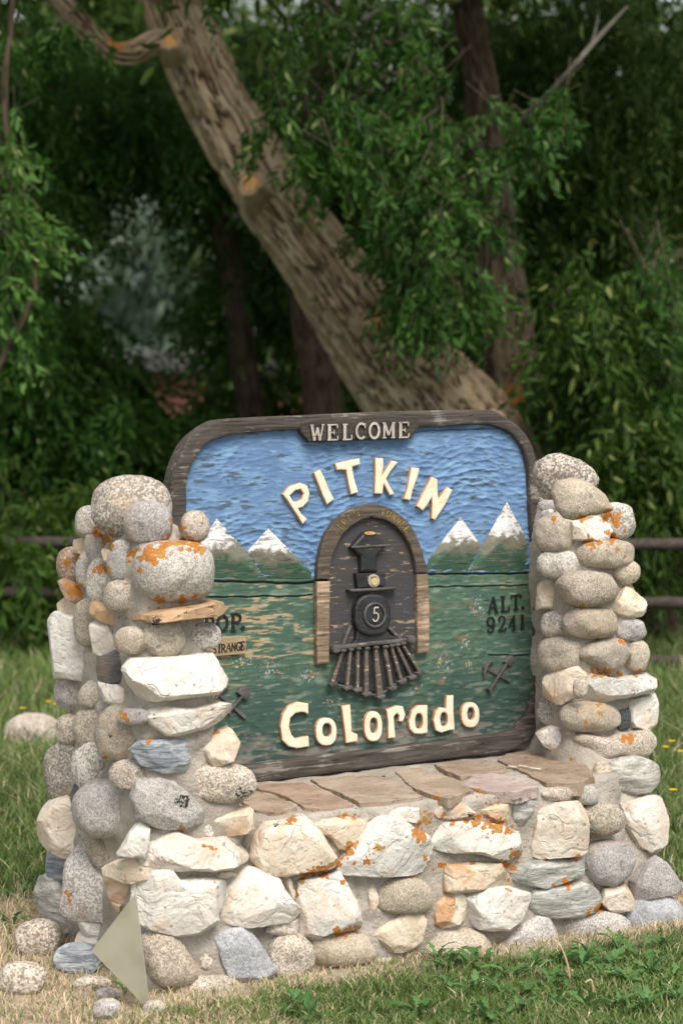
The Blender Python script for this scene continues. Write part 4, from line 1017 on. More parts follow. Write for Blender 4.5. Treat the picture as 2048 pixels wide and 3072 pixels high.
def make_panel():
    lo, hi = OUT.min(0), OUT.max(0)
    nx, ny = 560, 500
    A, B = np.meshgrid(np.linspace(lo[0], hi[0], nx), np.linspace(lo[1], hi[1], ny))
    a, b = A.ravel(), B.ravel(); P = np.stack([a, b], 1)
    mid = (OUT * 0.5 + INN[np.argmin(np.linalg.norm(OUT[:, None] - INN[None], axis=2), axis=1)] * 0.5)
    ok = inside(P, mid)
    p3 = np.stack([a, b, np.zeros_like(a)], 1)
    gr = fbm(p3 * [12, 78, 1], 31, 5); gr2 = fbm(p3 * [40, 210, 1], 37, 3)
    big = fbm(p3 * 9, 33, 4); mid_n = fbm(p3 * [22, 34, 1], 35, 4)
    hl = sab('G', 300, 722); hr = sab('G', 1300, 700)
    line = hl[1] + (hr[1] - hl[1]) * (a - hl[0]) / (hr[0] - hl[0]) + (vnoise(p3 * [9, 0, 0], 40) - 0.5) * 0.012
    up = sstep(-0.004, 0.004, b - line)
    # relief
    s = scallops(a + 0.01 * (big - 0.5), b + 0.012 * np.sin(a * 18), 0.036, 0.0135, 50)
    s2 = scallops(a, b, 0.035, 0.018, 52)
    h = up * (np.clip(s, 0, 1) ** 2) * 0.0068 * (0.35 + 0.9 * sstep(0.35, 0.65, fbm(p3 * 6, 43, 2))) + (1 - up) * (np.clip(s2, 0, 1) ** 2) * 0.0050 * sstep(0.42, 0.6, big)
    h = h + (gr - 0.5) * 0.0016 + 0.0008 * (gr2 - 0.5)
    # colours of the paint
    def C(*c): return np.array(c)[None]
    def mixc(x, y, t): return x * (1 - t[:, None]) + y * t[:, None]
    skyc = mixc(C(0.095, 0.175, 0.32) + 0 * p3, C(0.17, 0.295, 0.47), sstep(0.3, 0.75, 0.6 * mid_n + 0.4 * gr))
    skyc = mixc(skyc, C(0.235, 0.385, 0.58), sstep(0.55, 0.85, np.clip(s, 0, 1) * 0.4 + 0.6 * gr2) * 0.6)
    skyc = mixc(skyc, C(0.040, 0.050, 0.060), sstep(0.56, 0.64, gr * 0.45 + gr2 * 0.4 + mid_n * 0.15) * 0.75)
    grn = mixc(C(0.034, 0.074, 0.056) + 0 * p3, C(0.080, 0.150, 0.104), sstep(0.25, 0.75, 0.35 * big + 0.30 * gr + 0.35 * gr2))
    grn = mixc(grn, C(0.085, 0.145, 0.075), sstep(0.50, 0.75, big) * 0.5)
    fy = np.clip((b - lo[1]) / (hi[1] - lo[1]), 0, 1)
    grn = mixc(grn, C(0.022, 0.050, 0.046), sstep(0.34, 0.12, fy) * 0.75)
    # bare wood where the paint has flaked: left middle most
    cl = sab('H', 380, 170)
    wl = np.exp(-(((a - cl[0]) / 0.20) ** 2 + ((b - cl[1]) / 0.13) ** 2))
    bare = sstep(0.60, 0.66, gr * 0.40 + big * 0.25 + gr2 * 0.35 + wl * 0.115)
    wood = mixc(C(0.13, 0.10, 0.07) + 0 * p3, C(0.40, 0.29, 0.165), sstep(0.25, 0.8, wl * 0.8 + gr2 * 0.5))
    grn = mixc(grn, wood, bare * 0.85)
    # dabs of painted flowers, kept in loose patches
    for cc, cu, cv, ru, rv in (('H', 450, 350, 70, 35), ('H', 1150, 330, 50, 55), ('H', 1230, 240, 50, 35), ('H', 600, 370, 50, 30), ('H', 330, 320, 60, 30), ('H', 1040, 430, 40, 25), ('H', 1290, 100, 40, 60), ('H', 700, 480, 45, 20), ('H', 1250, 340, 40, 30)):
        c0 = sab(cc, cu, cv); rx = ru / 1.3517 / 1000; ry = rv / 1.3517 / 1000
        zone = np.exp(-(((a - c0[0]) / rx / 1.1) ** 2 + ((b - c0[1]) / ry / 1.1) ** 2))
        for k, col in enumerate(((0.46, 0.50, 0.50), (0.11, 0.18, 0.34), (0.36, 0.11, 0.08), (0.46, 0.36, 0.14))):
            m = sstep(0.84, 0.93, vnoise(p3 * [230, 170, 1] + 13 * k, 60 + k + int(cu)) * 0.85 + zone * 0.20)
            grn = mixc(grn, C(*col), m * sstep(0.15, 0.5, zone) * 0.8)
    pale = sstep(0.58, 0.75, fbm(p3 * [30, 110, 1], 81, 4)) * 0.28
    grn = mixc(grn, C(0.36, 0.40, 0.32), pale)
    col = mixc(grn, skyc, up)
    # bottom edge worn to grey wood
    db = sab('H', 640, 700); dc = sab('H', 1366, 605)
    lb = db[1] + (dc[1] - db[1]) * (a - db[0]) / (dc[0] - db[0])
    wear = sstep(0.10, 0.0, b - lb) * sstep(0.44, 0.56, gr * 0.6 + mid_n * 0.4)
    col = mixc(col, C(0.19, 0.165, 0.145), wear * 0.9)
    # long drying cracks that run through the glued boards
    for (c1, u1, v1, c2, u2, v2, wdt) in (('G', 190, 748, 'G', 1540, 706, 0.0028), ('H', 190, 70, 'H', 620, 40, 0.0015), ('H', 1090, 30, 'H', 1540, 10, 0.0014), ('H', 1330, 300, 'H', 1550, 295, 0.0013), ('G', 640, 165, 'G', 1500, 115, 0.001)):
        q1, q2 = sab(c1, u1, v1), sab(c2, u2, v2)
        t = (a - q1[0]) / (q2[0] - q1[0])
        yy = q1[1] + (q2[1] - q1[1]) * t + (vnoise(np.stack([a * 7, a * 0, a * 0], 1), 91) - 0.5) * 0.022 + (vnoise(np.stack([a * 40, a * 0, a * 0], 1), 92) - 0.5) * 0.004
        g = np.exp(-((b - yy) / wdt) ** 2) * (t > 0) * (t < 1)
        h = h - g * 0.008
        col = mixc(col, C(0.02, 0.018, 0.015), np.clip(g * 1.2, 0, 0.9))
        lipp = np.exp(-((b - yy - 2.6 * wdt) / (2 * wdt)) ** 2) * (t > 0) * (t < 1)
        h = h + lipp * 0.003
    V = s3(P, h)
    keep = ok.reshape(ny, nx)
    q = keep[:-1, :-1] & keep[1:, :-1] & keep[:-1, 1:] & keep[1:, 1:]
    i = np.arange(ny * nx).reshape(ny, nx)[:-1, :-1][q]
    F = np.stack([i, i + 1, i + nx + 1, i + nx], 1)
    used = np.unique(F); remap = np.zeros(ny * nx, int); remap[used] = np.arange(len(used))
    o = build('painted_panel', V[used], remap[F], M['panel'], sign, attrs={'paint': np.clip(col[used], 0, 1)})
make_panel()
slab2d('back_board', [OUT * 0.985 + OUT.mean(0) * 0.015], -0.040, -0.012, M['frame'], sign, 0.0)

# mountains ---------------------------------------------------------
def mat_mountain():
    k = NT('painted_mountain', 0.75, 0.25)
    g = k.coords((1.0, 9, 9)); v = k.coords()
    tc = k.n('ShaderNodeTexCoord'); sp = k.n('ShaderNodeSeparateXYZ'); k.l(tc.outputs['Generated'], sp.inputs[0])
    z = k.math('ADD', sp.outputs[2], k.math('MULTIPLY', k.math('SUBTRACT', k.noise(v, 22, 5, 0.7, 0.5), 0.5), 0.75))
    c = k.mix(k.ramp(z, 0.26, 0.44), (0.04, 0.095, 0.06), (0.16, 0.155, 0.12))
    c = k.mix(k.ramp(z, 0.52, 0.64), c, (0.58, 0.58, 0.58))
    c = k.mix(k.ramp(k.noise(g, 12, 5, 0.7, 0.5), 0.53, 0.60, 0, 0.8), c, (0.17, 0.14, 0.115))
    c = k.mix(k.ramp(k.noise(g, 13, 4), 0.67, 0.70, 0, 0.8), c, (0.02, 0.018, 0.015))
    return k.done(c, k.bump(k.noise(g, 20, 5, 0.7), 0.7, 0.003))
M['mountain'] = mat_mountain()
for pts, apex in (([(96, 724), (100, 682), (165, 578), (228, 480), (345, 610), (432, 727)], (228, 480)),
                  ([(352, 614), (437, 520), (525, 610), (612, 700), (612, 722), (434, 722)], (437, 520)),
                  ([(1068, 702), (1090, 640), (1215, 475), (1298, 590), (1243, 700)], (1215, 475)),
                  ([(1247, 700), (1302, 590), (1403, 413), (1482, 560), (1494, 698)], (1403, 413))):
    L = poly('G', pts); ap = sab('G', *apex); cen = L.mean(0)
    n = len(L); ridge = ap * 0.25 + cen * 0.75
    V = [*s3(L, np.full(n, 0.003)), s3(ridge[None], np.array([0.024]))[0]]
    i = pts.index(apex)
    F = [(k, (k + 1) % n, n) for k in range(n)]
    # subdivide the fan so that the carved slopes can be uneven
    Vv, Ff = np.array(V), F
    for _ in range(4):
        vs = list(map(tuple, Vv)); cache = {}; nf = []
        def mid(x, y):
            key = (min(x, y), max(x, y))
            if key not in cache:
                vs.append(tuple((np.array(vs[x]) + np.array(vs[y])) / 2)); cache[key] = len(vs) - 1
            return cache[key]
        for x, y, z in Ff:
            a_, b_, c_ = mid(x, y), mid(y, z), mid(z, x)
            nf += [(x, a_, c_), (y, b_, a_), (z, c_, b_), (a_, b_, c_)]
        Vv, Ff = np.array(vs), nf
    Vv = Vv + SN * ((fbm(Vv * [40, 1, 60], 77, 3) - 0.5) * 0.006)[:, None]
    build('mountain', Vv, [f[::-1] for f in Ff], M['mountain'], sign, smooth=True)

# lettering ---------------------------------------------------------
PIT = {
 'P': [[(488,382),(515,350),(560,335),(588,347),(598,378),(592,412),(570,435),(552,440),(565,462),(588,482),(570,505),(548,470),(510,410)], [(518,388),(540,367),(562,363),(573,380),(565,402),(545,412),(530,410)]],
 'I': [[(614,295),(640,281),(655,310),(680,370),(698,402),(668,425),(650,385),(630,335)]],
 'T': [[(700,258),(760,243),(800,236),(802,262),(770,272),(778,320),(795,375),(765,384),(755,340),(745,285),(708,285)]],
 'K': [[(862,236),(895,235),(897,262),(892,302),(930,245),(955,252),(925,290),(908,320),(920,345),(940,380),(922,388),(898,342),(892,382),(860,380),(863,300)]],
 'i': [[(1008,272),(1042,277),(1035,310),(1015,365),(1005,408),(978,402),(992,360),(1002,310)]],
 'N': [[(1090,310),(1115,322),(1115,360),(1118,400),(1155,352),(1175,365),(1155,410),(1130,450),(1105,488),(1090,480),(1092,430),(1092,395),(1075,425),(1055,450),(1030,430),(1055,380),(1078,335)]],
}
for ch, loops in PIT.items():
    slab2d('letter', [poly('G', L) for L in loops], -0.002, 0.0165, M['cream'], sign, 0.0045, M['cream_edge'])
COLO = [
 [[(593,485),(550,478),(512,494),(488,530),(479,580),(487,635),(512,660),(545,668),(596,660),(594,617),(570,620),(540,628),(525,612),(515,580),(520,545),(540,525),(565,520),(578,522),(593,530)]],
 [('e',665,600,43,57),('e',668,593,18,27)],
 [[(726,495),(762,490),(765,530),(768,600),(792,610),(792,640),(745,647),(740,600)]],
 [('e',855,578,37,62),('e',857,575,15,31)],
 [[(908,510),(930,502),(950,493),(975,497),(985,530),(975,560),(958,558),(960,535),(950,525),(938,540),(942,590),(945,625),(915,628),(915,560)]],
 [[(998,560),(1010,515),(1035,493),(1075,492),(1075,540),(1075,605),(1050,610),(1020,608),(1003,590)],('e',1040,557,15,31)],
 [[(1098,555),(1105,520),(1125,500),(1148,505),(1150,453),(1180,452),(1180,520),(1185,592),(1160,595),(1130,605),(1108,595)],('e',1141,550,14,28)],
 [('e',1248,532,37,52),('e',1250,527,14,25)],
]
for loops in COLO:
    Ls = [ell('H', *L[1:], n=20, pw=2.4) if L[0] == 'e' else poly('H', L) for L in loops]
    slab2d('letter', Ls, -0.002, 0.0165, M['cream'], sign, 0.0045, M['cream_edge'])

def arc(cx, cy, rx, ry, a0, a1, n=14):
    return [(cx + rx * math.cos(math.radians(a0 + (a1 - a0) * i / (n - 1))), cy + ry * math.sin(math.radians(a0 + (a1 - a0) * i / (n - 1)))) for i in range(n)]

# strokes in a unit box: (points, weight)
GL = {
 'W': [([(.10,1),(.31,0)],1),([(.31,0),(.5,.8)],.6),([(.5,.8),(.70,0)],1),([(.70,0),(.92,1)],.6),([(-.02,.97),(.24,.97)],.45),([(.80,.97),(1.02,.97)],.45)],
 'E': [([(.24,0),(.24,1)],1.15),([(.05,.96),(.92,.96)],.5),([(.05,.04),(.96,.04)],.5),([(.24,.5),(.62,.5)],.45),([(.62,.38),(.62,.62)],.4),([(.90,.96),(.90,.74)],.45),([(.93,.04),(.93,.28)],.45)],
 'L': [([(.28,0),(.28,1)],1.15),([(.05,.96),(.55,.96)],.45),([(.05,.04),(.96,.04)],.5),([(.93,.04),(.93,.32)],.45)],
 'C': [(arc(.56,.5,.44,.46,48,312,22),.85),([(.90,.98),(.90,.68)],.42)],
 'O': [(arc(.5,.5,.40,.46,0,360,26),.9)],
 'M': [([(.16,0),(.16,1)],.75),([(.16,1),(.5,.2)],.95),([(.5,.2),(.84,1)],.6),([(.84,0),(.84,1)],1.05),([(0,.03),(.32,.03)],.4),([(.66,.03),(1,.03)],.4),([(0,.97),(.24,.97)],.4),([(.76,.97),(1,.97)],.4)],
 'A': [([(.08,.02),(.50,1)],.5),([(.50,1),(.86,.02)],1.0),([(.25,.34),(.72,.34)],.4),([(-.02,.03),(.24,.03)],.35),([(.66,.03),(1.02,.03)],.35)],
 'T': [([(.5,0),(.5,1)],1.05),([(.03,.96),(.97,.96)],.45),([(.05,.96),(.03,.74)],.4),([(.95,.96),(.97,.74)],.4),([(.28,.03),(.72,.03)],.35)],
 'P': [([(.24,0),(.24,1)],1.05),([(.05,.97),(.5,.97)],.4),(arc(.46,.72,.42,.25,90,-90,12),.75),([(.24,.47),(.48,.47)],.4),([(.05,.03),(.46,.03)],.35)],
 '.': [(arc(.5,.5,.25,.25,0,360,10),1.0)],
 '9': [(arc(.5,.70,.38,.27,0,360,20),.7),([(.88,.70),(.84,.35),(.66,.08),(.40,.02),(.18,.10)],.7),([(.10,.16),(.26,.16)],.9)],
 '2': [([(.14,.72),(.20,.90),(.45,.98),(.72,.90),(.80,.70),(.66,.45),(.35,.20),(.12,.05)],.75),([(.10,.06),(.90,.06)],.75),([(.90,.06),(.95,.24)],.5),([(.10,.72),(.24,.72)],.8)],
 '4': [([(.66,0),(.66,1)],1.0),([(.66,.98),(.06,.30)],.45),([(.04,.30),(.98,.30)],.45),([(.42,.03),(.90,.03)],.35)],
 '1': [([(.55,0),(.55,1)],1.1),([(.20,.90),(.55,.97)],.5),([(.22,.03),(.88,.03)],.4)],
 '5': [([(.30,.96),(.88,.96)],.9),([(.28,.98),(.22,.55)],.7),([(.22,.55),(.55,.62),(.84,.46),(.86,.22),(.62,.04),(.30,.04),(.12,.18)],.8)],
 'S': [([(.88,.80),(.70,.95),(.40,.97),(.18,.80),(.25,.58),(.70,.44),(.86,.24),(.66,.05),(.35,.03),(.12,.18)],.9)],
 'R': [([(.2,0),(.2,1)],.9),([(.2,.95),(.62,.95),(.82,.74),(.60,.52),(.2,.50)],.8),([(.45,.5),(.92,0)],.8)],
 'N': [([(.15,0),(.15,1)],.8),([(.15,1),(.85,0)],.8),([(.85,0),(.85,1)],.8)],
 'G': [([(.88,.82),(.66,.96),(.34,.92),(.12,.62),(.14,.28),(.40,.04),(.74,.08),(.88,.30)],.85),([(.55,.42),(.92,.42)],.7),([(.88,.42),(.88,.08)],.7)],
 'I': [([(.5,0),(.5,1)],.9)], 'U': [([(.14,1),(.14,.3),(.30,.05),(.70,.05),(.86,.3),(.86,1)],.85)],
}

def glyph(ch, quad, weight, h0, h1, mat, parent, name='letter', edge=None):
    """quad: metre corners (tl, tr, br, bl); the strokes are joined into one letter, each a hair higher than the last"""
    tl, tr, br, bl = [np.array(q) for q in quad]
    H = np.linalg.norm(tl - bl)
    VV, FF, MI = [], [], []
    for s_i, (pts, w) in enumerate(GL[ch]):
        P = []
        for (x, y) in pts:
            bot = bl + (br - bl) * x; top = tl + (tr - tl) * x
            P.append(bot + (top - bot) * y)
        P = np.array(P)
        closed = len(pts) > 5 and np.linalg.norm(P[0] - P[-1]) < 1e-6
        w = w * weight * H
        if len(P) == 2: P = np.array([P[0] + (P[1] - P[0]) * t for t in np.linspace(0, 1, 3)])
        if closed:
            T = np.roll(P[:-1], -1, 0) - np.roll(P[:-1], 1, 0); T = np.vstack([T, T[:1]])
        else:
            T = np.gradient(P, axis=0)
        T /= np.maximum(np.linalg.norm(T, axis=1, keepdims=True), 1e-9)
        Nn = np.stack([-T[:, 1], T[:, 0]], 1) * w / 2
        n = len(P); hh = h1 + 0.00025 * s_i; be = min(0.12 * w, 0.001)
        rows = [(P + Nn, h0), (P + Nn * 0.98, hh - be), (P + Nn * 0.8, hh), (P - Nn * 0.8, hh), (P - Nn * 0.98, hh - be), (P - Nn, h0)]
        b0 = sum(len(v) for v in VV)
        VV.append(np.concatenate([s3(r, np.full(n, hx)) for r, hx in rows]))
        for r in range(5):
            for c in range(n - 1):
                q = (b0 + r * n + c, b0 + (r + 1) * n + c, b0 + (r + 1) * n + c + 1, b0 + r * n + c + 1)
                FF.append(q); MI.append(0 if r in (2,) else 1)
        if not closed:
            FF.append(tuple(b0 + r * n for r in range(5, -1, -1))); MI.append(1)
            FF.append(tuple(b0 + r * n + n - 1 for r in range(6))); MI.append(1)
    o = build(name, np.concatenate(VV), FF, [mat, edge or mat], parent, smooth=False)
    o.data.polygons.foreach_set('material_index', np.array(MI, np.int32))
    return o

def box_quad(c, u0, v0, u1, v1, rise=0.0, lean=0.0):
    """pixel box of a letter; rise: how far the right side sits higher, lean: shift of the top"""
    return [sab(c, u0 + lean, v0 + rise / 2), sab(c, u1 + lean, v0 - rise / 2), sab(c, u1, v1 - rise / 2), sab(c, u0, v1 + rise / 2)]

wb = slab2d('welcome_board', [poly('G', [(552,92),(600,74),(900,62),(1030,64),(1034,104),(1000,157),(800,164),(590,173),(555,132)])], 0.0, 0.030, M['board_dark'], sign, 0.006)
for ch, u0, v0, u1, v1 in (('W',358,230,487,383),('E',512,226,620,383),('L',655,222,750,380),('C',778,215,880,370),('O',903,212,1012,367),('M',1030,210,1152,362),('E',1178,205,1283,360)):
    glyph(ch, box_quad('M', u0, v0 + 4, u1, v1, 4), 0.215, 0.028, 0.037, M['silver'], wb, edge=M['silver_edge'])
for ch, u0, v0, u1, v1 in (('P',70,402,252,690),('O',290,372,498,665),('P',530,348,732,660),('.',715,570,785,640)):
    glyph(ch, box_quad('J', u0, v0, u1, v1, 8), 0.17 if ch != '.' else 0.5, 0.0005, 0.0062, M['black_paint'], sign)
for ch, u0, v0, u1, v1 in (('A',395,258,582,560),('L',622,243,797,540),('T',825,212,1017,510),('.',1015,437,1081,503),('9',360,640,524,940),('2',576,618,740,915),('4',783,605,930,900),('1',990,590,1088,885)):
    glyph(ch, box_quad('K', u0, v0, u1, v1, 8), 0.15 if ch != '.' else 0.5, 0.0005, 0.0062, M['black_paint'], sign)
pla = slab2d('placard', [poly('J', [(60,790),(772,745),(782,760),(780,1050),(770,1060),(60,1126)])], 0.0, 0.013, M['tan_board'], sign, 0.002)
for ch, u0, v0, u1, v1 in (('S',180,900,265,1052),('T',268,885,345,1045),('R',335,893,425,1038),('A',425,878,518,1014),('N',520,868,596,1012),('G',600,855,688,1006),('E',680,840,748,998)):
    glyph(ch, box_quad('J', u0, v0, u1, v1, 10, 4), 0.20, 0.0125, 0.0142, M['black_paint'], pla)

# tunnel mouth and locomotive ----------------------------------------
I = 'I'
arch_o = [(148,942),(158,750),(190,600),(250,430),(340,310),(450,210),(560,150),(700,120),(830,120),(950,160),(1070,240),(1170,340),(1240,460),(1300,620),(1350,800),(1362,872)]
arch_i = [(1237,872),(1222,750),(1172,580),(1100,450),(1000,350),(900,290),(750,265),(640,290),(520,360),(430,450),(370,560),(312,700),(292,820),(290,942)]
slab2d('tunnel_interior', [poly(I, arch_i[::-1][:0] + [(290,945)] + arch_i[::-1][1:] + [(1245,900),(1260,1740),(1100,1760),(300,1780)])], 0.0, 0.0075, M['tunnel'], sign, 0.001)
arch = slab2d('tunnel_arch', [smooth_loop(poly(I, arch_o + arch_i), 1)], 0.0, 0.026, M['arch_wood'], sign, 0.004)
slab2d('tunnel_post', [poly(I, [(150,968),(296,968),(290,1250),(285,1868),(150,1882),(146,1400)])], 0.0, 0.024, M['post_wood'], sign, 0.004)
slab2d('tunnel_post', [poly(I, [(1245,890),(1372,888),(1388,1300),(1384,1746),(1255,1760),(1252,1300)])], 0.0, 0.024, M['post_wood'], sign, 0.004)
def arc_text(txt, c, pts, size, wt, mat, parent):
    P = np.array(pts, float)
    seg = np.concatenate([[0], np.cumsum(np.linalg.norm(np.diff(P, axis=0), axis=1))])
    for i, ch in enumerate(txt):
        s = seg[-1] * (i + 0.5) / len(txt)
        x, y = np.interp(s, seg, P[:, 0]), np.interp(s, seg, P[:, 1])
        x2, y2 = np.interp(s + 5, seg, P[:, 0]), np.interp(s + 5, seg, P[:, 1])
        x1, y1 = np.interp(s - 5, seg, P[:, 0]), np.interp(s - 5, seg, P[:, 1])
        t = nrm((x2 - x1, y2 - y1)); n_ = np.array([t[1], -t[0]])
        w, h = seg[-1] / len(txt) * 0.36, size / 2
        cc = np.array([x, y])
        q = [cc - t * w + n_ * h, cc + t * w + n_ * h, cc + t * w - n_ * h, cc - t * w - n_ * h]
        glyph(ch, [sab(c, *k) for k in q], wt, 0.0255, 0.0272, mat, parent)
arc_text('ALPINE', I, [(335,440),(400,360),(470,290),(550,235),(635,200)], 70, 0.16, M['gold'], arch)
arc_text('TUNNEL', I, [(835,205),(920,225),(1000,270),(1075,335),(1150,420)], 70, 0.16, M['gold'], arch)

loco = slab2d('locomotive', [smooth_loop(ell(I, 748, 1335, 202, 232, 24, 2.5), 1)], 0.004, 0.034, M['iron'], sign, 0.008)
def lp(name, loops, h0, h1, mat, bev=0.004): return slab2d(name, loops, h0, h1, mat, loco, bev)
lp('chimney', [poly(I, [(650,432),(715,420),(782,428),(850,500),(908,572),(850,640),(802,702),(806,780),(812,868),(618,868),(620,780),(618,694),(560,640),(508,590),(580,510)])], 0.004, 0.030, M['iron'], 0.009)
lp('chimney_rim', [ell(I, 715, 440, 62, 20, 16)], 0.028, 0.034, M['cut'], 0.002)
lp('chimney_band', [poly(I, [(512,580),(905,560),(905,582),(512,604)])], 0.028, 0.033, M['iron_grey'], 0.002)
lp('headlamp_box', [poly(I, [(568,882),(892,868),(897,1012),(588,1047)])], 0.004, 0.028, M['iron'], 0.003)
lp('headlamp', [ell(I, 755, 962, 64, 74, 24)], 0.026, 0.036, M['silver'], 0.003)
lp('lamp_lens', [ell(I, 755, 972, 38, 48, 20)], 0.034, 0.040, M['lens'], 0.003)
lp('lamp_slot', [poly(I, [(720,912),(775,910),(778,938),(722,940)])], 0.035, 0.039, M['gold'], 0.001)
lp('handrail', [poly(I, [(484,1056),(700,1040),(1000,1028),(1018,1042),(1000,1058),(700,1078),(500,1086)])], 0.004, 0.036, M['iron_grey'], 0.005)
lp('boiler_ring', [ell(I, 760, 1335, 126, 142, 32), ell(I, 760, 1335, 98, 112, 32)], 0.032, 0.041, M['iron_grey'], 0.003)
npl = lp('number_plate', [ell(I, 760, 1335, 90, 104, 28)], 0.032, 0.0365, M['iron'], 0.001)
glyph('5', [sab(I, 728, 1248), sab(I, 806, 1244), sab(I, 800, 1405), sab(I, 722, 1410)], 0.15, 0.036, 0.041, M['silver'], npl, 'numeral', M['iron_grey'])
lp('smokebox_saddle', [poly(I, [(588,1500),(910,1490),(955,1555),(1085,1592),(1085,1622),(540,1680),(520,1660),(570,1615)])], 0.004, 0.024, M['iron'], 0.005)
lp('brace', [ribbon(poly(I, [(525,1450),(482,1560),(440,1672)]), 0.010)], 0.004, 0.022, M['iron_grey'], 0.003)
lp('brace', [ribbon(poly(I, [(925,1452),(1000,1530),(1085,1602)]), 0.010)], 0.004, 0.022, M['iron_grey'], 0.003)
lp('buffer_beam', [ribbon(poly(I, [(340,1698),(740,1650),(1160,1612)]), 0.013)], 0.004, 0.034, M['iron_grey'], 0.004)
for cu, cv in ((340, 1708), (1162, 1605)):
    lp('buffer', [ell(I, cu, cv, 46, 48, 10, 2.6)], 0.004, 0.042, M['iron_grey'], 0.005)
lp('pilot_back', [poly(I, [(425,1735),(760,1705),(1092,1655),(1272,1975),(1070,2085),(845,2195),(690,2165),(480,2105),(350,2065)])], 0.002, 0.012, M['iron'], 0.002)
SL = [(430,1735,318,2085,34,44),(515,1722,478,2128,38,40),(597,1712,590,2148,38,40),(690,1710,690,2195,46,62),(790,1700,842,2225,48,88),(892,1692,968,2132,42,50),(962,1680,1075,2060,36,46),(1022,1668,1185,2010,34,42),(1085,1655,1275,1962,34,40)]
for (x0, y0, x1, y1, w0, w1) in SL:
    m = 1 / 3.676 / 1000
    lp('pilot_slat', [ribbon(poly(I, [(x0, y0), ((x0 + x1) / 2, (y0 + y1) / 2), (x1, y1)]), w0 * m * 0.95, w1 * m * 0.95)], 0.010, 0.028, M['slat'], 0.004)
    lp('slat_foot', [poly(I, [(x1 - 52, y1 + 12), (x1 - 12, y1 - 14), (x1 + 52, y1 - 16), (x1 + 40, y1 + 26), (x1 - 20, y1 + 44)])], 0.010, 0.032, M['iron_grey'], 0.004)
    lp('slat_head', [ell(I, x0, y0 - 8, 34, 20, 10)], 0.010, 0.034, M['iron_grey'], 0.004)
pts = [(s[2], s[3]) for s in SL]
for (a, b) in zip(pts[:-1], pts[1:]):
    lp('pilot_rail', [ribbon(poly(I, [a, ((a[0] + b[0]) / 2, (a[1] + b[1]) / 2 + 4), b]), 0.0065)], 0.008, 0.020, M['iron_grey'], 0.002)

# crossed tools -------------------------------------------------------
def tools(c, k):
    if k == 0:
        blade = [(628,1742),(680,1668),(780,1638),(862,1658),(878,1730),(832,1832),(776,1897),(720,1835),(688,1802)]
        hs = [(725,1812),(600,1950),(478,2092)]; ph = [(308,1778),(540,1975),(785,2195)]
        head = [(485,1632),(385,1700),(300,1778),(236,1888)]; w = 50 / 5.88 / 1000; grip = [(440,2080),(520,2085),(490,2150)]
    else:
        blade = [(658,1490),(720,1418),(780,1368),(842,1378),(853,1450),(812,1562),(770,1583),(735,1547),(700,1522)]
        hs = [(718,1532),(560,1775),(405,2020)]; ph = [(285,1592),(540,1730),(805,1862)]
        head = [(488,1463),(400,1500),(338,1590),(300,1700),(293,1795)]; w = 52 / 6.3545 / 1000; grip = [(345,2000),(442,2008),(412,2098)]
    p = slab2d('pickaxe', [ribbon(smooth_loop(poly(c, ph), 1), w, w * 1.2)], 0.0, 0.010, M['iron_grey'], sign, 0.002)
    H = poly(c, head); T = np.gradient(H, axis=0); T /= np.linalg.norm(T, axis=1, keepdims=True)
    Nn = np.stack([-T[:, 1], T[:, 0]], 1); ww = (np.sin(np.linspace(0.25, math.pi - 0.25, len(H))) * w * 0.62)[:, None]
    slab2d('pick_head', [np.concatenate([H + Nn * ww, (H - Nn * ww)[::-1]])], 0.0, 0.014, M['iron_grey'], p, 0.002)
    s = slab2d('shovel', [ribbon(poly(c, hs), w)], 0.0, 0.015, M['iron_grey'], sign, 0.003)
    slab2d('blade', [poly(c, blade)], 0.0, 0.014, M['iron_grey'], s, 0.004)
    slab2d('grip', [poly(c, grip)], 0.0, 0.017, M['iron_grey'], s, 0.003)
tools('J', 0); tools('K', 1)

# ------------------------------------------------------------------ trees
def dpt(u, v, depth):
    return at_depth(*src('d', u, v), depth)

def px_m(depth): return depth / (FPX * 1568 / 2048.0)       # metres per picture unit at a depth

def spline(P, n):
    P = np.array(P, float); m = len(P)
    t = np.linspace(0, m - 1, n); i = np.clip(t.astype(int), 0, m - 2); f = (t - i)[:, None]
    p0, p1, p2, p3 = P[np.maximum(i - 1, 0)], P[i], P[i + 1], P[np.minimum(i + 2, m - 1)]
    return 0.5 * ((2 * p1) + (-p0 + p2) * f + (2 * p0 - 5 * p1 + 4 * p2 - p3) * f ** 2 + (-p0 + 3 * p1 - 3 * p2 + p3) * f ** 3)

